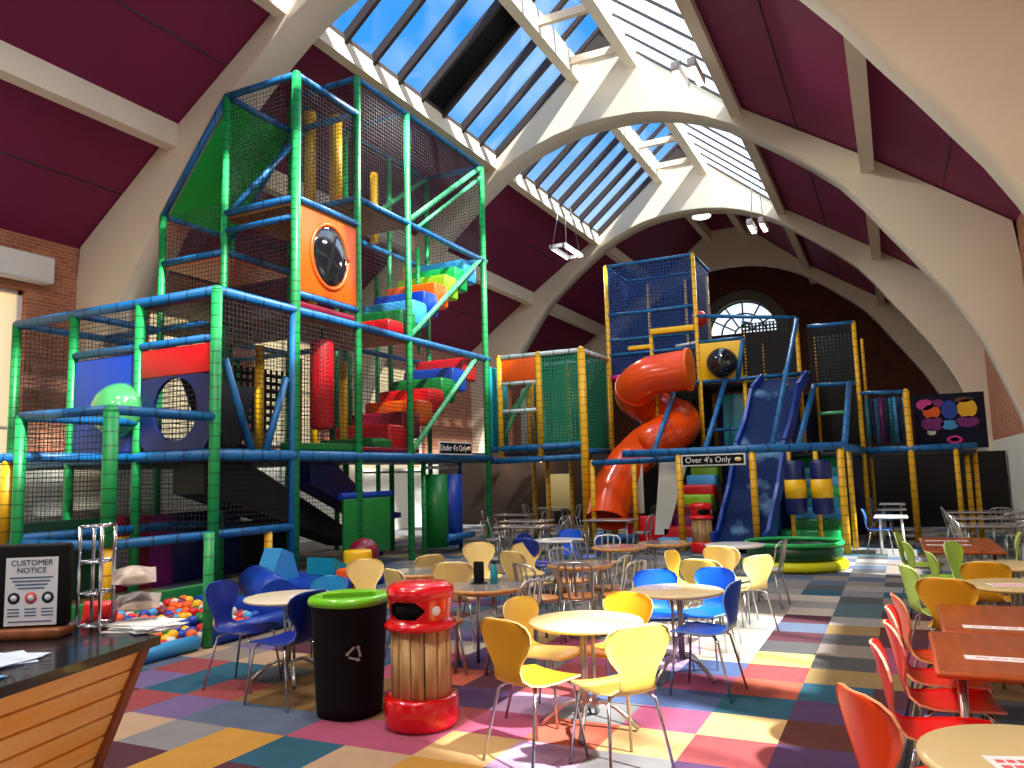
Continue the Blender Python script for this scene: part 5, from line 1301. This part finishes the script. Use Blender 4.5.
# things on the far end wall and by the bridge
nb_ = root('notice_board', (-10.0, 24.0, 0), 'cream upright notice board in the dark seating beyond the mesh bridge', 'notice board')
MB().rbox(-10.45, -9.55, 24.0, 24.06, .55, 1.75, .02).build('panel', 'table_cream', nb_)
for x in (-10.35, -9.65): MB().tube([(x, 24.1, 0), (x, 24.1, 1.7)], .025, 8).build('leg', 'steel', nb_)
for x, nm in ((-12.7, 'left'), (-11.2, 'right')):
    wl_ = root('wall_light', (x, 25.2, 2.25), '%s one of two warm lit lamps under the bridge deck' % nm, 'light', 'warm lamps under the bridge')
    MB().lathe([(.02, .16), (.1, .15), (.2, 0), (.19, -.01)], (x, 25.2, 2.25), 16).build('lamp_shade', 'bar', wl_); MB().ball((x, 25.2, 2.27), .09, 12, 8).build('bulb', 'lamp_warm', wl_)
    MB().tube([(x, 25.2, 2.4), (x, 25.2, 2.62)], .02, 6).build('stem', 'bar', wl_)
# divider wall behind the far seating
struct(MB().rbox(WL + .02, -7.2, 25.5, 25.7, 0, 2.6, .02).build('partition_wall', 'shade_brick'))
# ------------------------------------------------------------------ light
W = bpy.data.worlds.new('sky'); SC.world = W; W.use_nodes = True; nt = W.node_tree
bg = nt.nodes['Background']; co = N(nt, 'ShaderNodeTexCoord'); sp = N(nt, 'ShaderNodeSeparateXYZ'); nt.links.new(co.outputs['Generated'], sp.inputs[0])
rp = N(nt, 'ShaderNodeValToRGB'); e = rp.color_ramp.elements
e[0].position = 0.0; e[0].color = (0.95, 0.95, 0.92, 1); e[1].position = 1.0; e[1].color = (0.02, 0.19, 0.7, 1)
x = e.new(0.16); x.color = (0.9, 0.95, 1.0, 1); x = e.new(0.42); x.color = (0.04, 0.29, 0.84, 1)
nt.links.new(sp.outputs[2], rp.inputs[0])
nz = N(nt, 'ShaderNodeTexNoise', i_Scale=5.0, i_Detail=5.0); nt.links.new(co.outputs['Generated'], nz.inputs['Vector'])
cr = N(nt, 'ShaderNodeValToRGB'); cr.color_ramp.elements[0].position = .52; cr.color_ramp.elements[1].position = .72
nt.links.new(nz.outputs[0], cr.inputs[0])
cm = mixc(nt, math_node(nt, 'MULTIPLY', cr.outputs[0], 0.45), rp.outputs[0], (0.75, 0.85, 0.95, 1))
nt.links.new(cm, bg.inputs[0]); bg.inputs[1].default_value = SKY
def sun(name, el, az, s, ang, c=(1, .95, .86)):
    l = bpy.data.lights.new(name, 'SUN'); l.energy = s; l.angle = math.radians(ang); l.color = c
    o = bpy.data.objects.new(name, l); COL.objects.link(o)
    d = Vector((math.cos(el) * math.cos(az), math.cos(el) * math.sin(az), -math.sin(el)))
    o.rotation_euler = d.to_track_quat('-Z', 'Y').to_euler(); return o
sun('sun', math.radians(47), math.radians(162), SUN, 2.0)
def area(name, loc, sx, sy, p, c=(1, .97, .9), rot=(0, 0, 0)):
    l = bpy.data.lights.new(name, 'AREA'); l.shape = 'RECTANGLE'; l.size = sx; l.size_y = sy; l.energy = p; l.color = c
    o = bpy.data.objects.new(name, l); COL.objects.link(o); o.location = loc; o.rotation_euler = rot; return o
# light of the hanging lamps, plus added fill lights where no lamp is modelled
for xx, yy, zz in ((-8.85, 22.4, 8.6), (-3.3, 15.6, 9.8), (-3.25, 24.0, 8.9)): area('lamp_and_fill_glow', (xx, yy, zz), .5, 1.3, LAMP)
for yy in (-1.0, 4.5): area('lamp_and_fill_glow', (-3.3, yy, 9.4), .5, 1.3, LAMP * 2, (1, .84, .64)); area('lamp_and_fill_glow', (-8.85, yy, 9.0), .5, 1.3, LAMP)  # added fill over the near bays, out of view, no fixtures there
area('lamp_and_fill_glow', (-8.85, 14.0, 10.0), .5, 1.3, LAMP)  # added fill above the left frame, no lamp hangs here
area('downlight_glow', (-6.45, 31.5, 12.0), .6, .6, 10)
for xx in (-12.7, -11.2): 
    l = bpy.data.lights.new('bulb_glow', 'POINT'); l.energy = 8; l.color = (1, .7, .35); l.shadow_soft_size = .1
    o = bpy.data.objects.new('bulb_glow', l); COL.objects.link(o); o.location = (xx, 25.0, 2.1)

# ------------------------------------------------------------------ camera
cam = bpy.data.cameras.new('camera'); co_ = bpy.data.objects.new('camera', cam); COL.objects.link(co_); SC.camera = co_
cam.sensor_width = 36.0; cam.sensor_fit = 'HORIZONTAL'; cam.lens = 782.8 / 1024 * 36.0; cam.clip_end = 200
p_, th_, r_ = (math.radians(a) for a in (6.648, 25.92, -1.59))
fw = Vector((-math.sin(th_) * math.cos(p_), math.cos(th_) * math.cos(p_), math.sin(p_)))
rt = Vector((math.cos(th_), math.sin(th_), 0)); up = rt.cross(fw)
rt2 = rt * math.cos(r_) + up * math.sin(r_); up2 = up * math.cos(r_) - rt * math.sin(r_)
m4 = Matrix((rt2, up2, -fw)).transposed().to_4x4(); m4.translation = Vector((0, 0, 1.75)); co_.matrix_world = m4

vs = SC.view_settings; vs.view_transform = 'Standard'; vs.look = 'None'; vs.gamma = 1.0; vs.use_curve_mapping = False; vs.exposure = EXPO
SC.display_settings.display_device = 'sRGB'
SC.cycles.use_denoising = True; SC.cycles.max_bounces = 10; SC.cycles.diffuse_bounces = 6; SC.cycles.transparent_max_bounces = 48
SC.cycles.sample_clamp_indirect = 6.0; SC.cycles.caustics_reflective = False; SC.cycles.caustics_refractive = False
for o in list(bpy.data.objects):
    if '_used' in o: del o['_used']
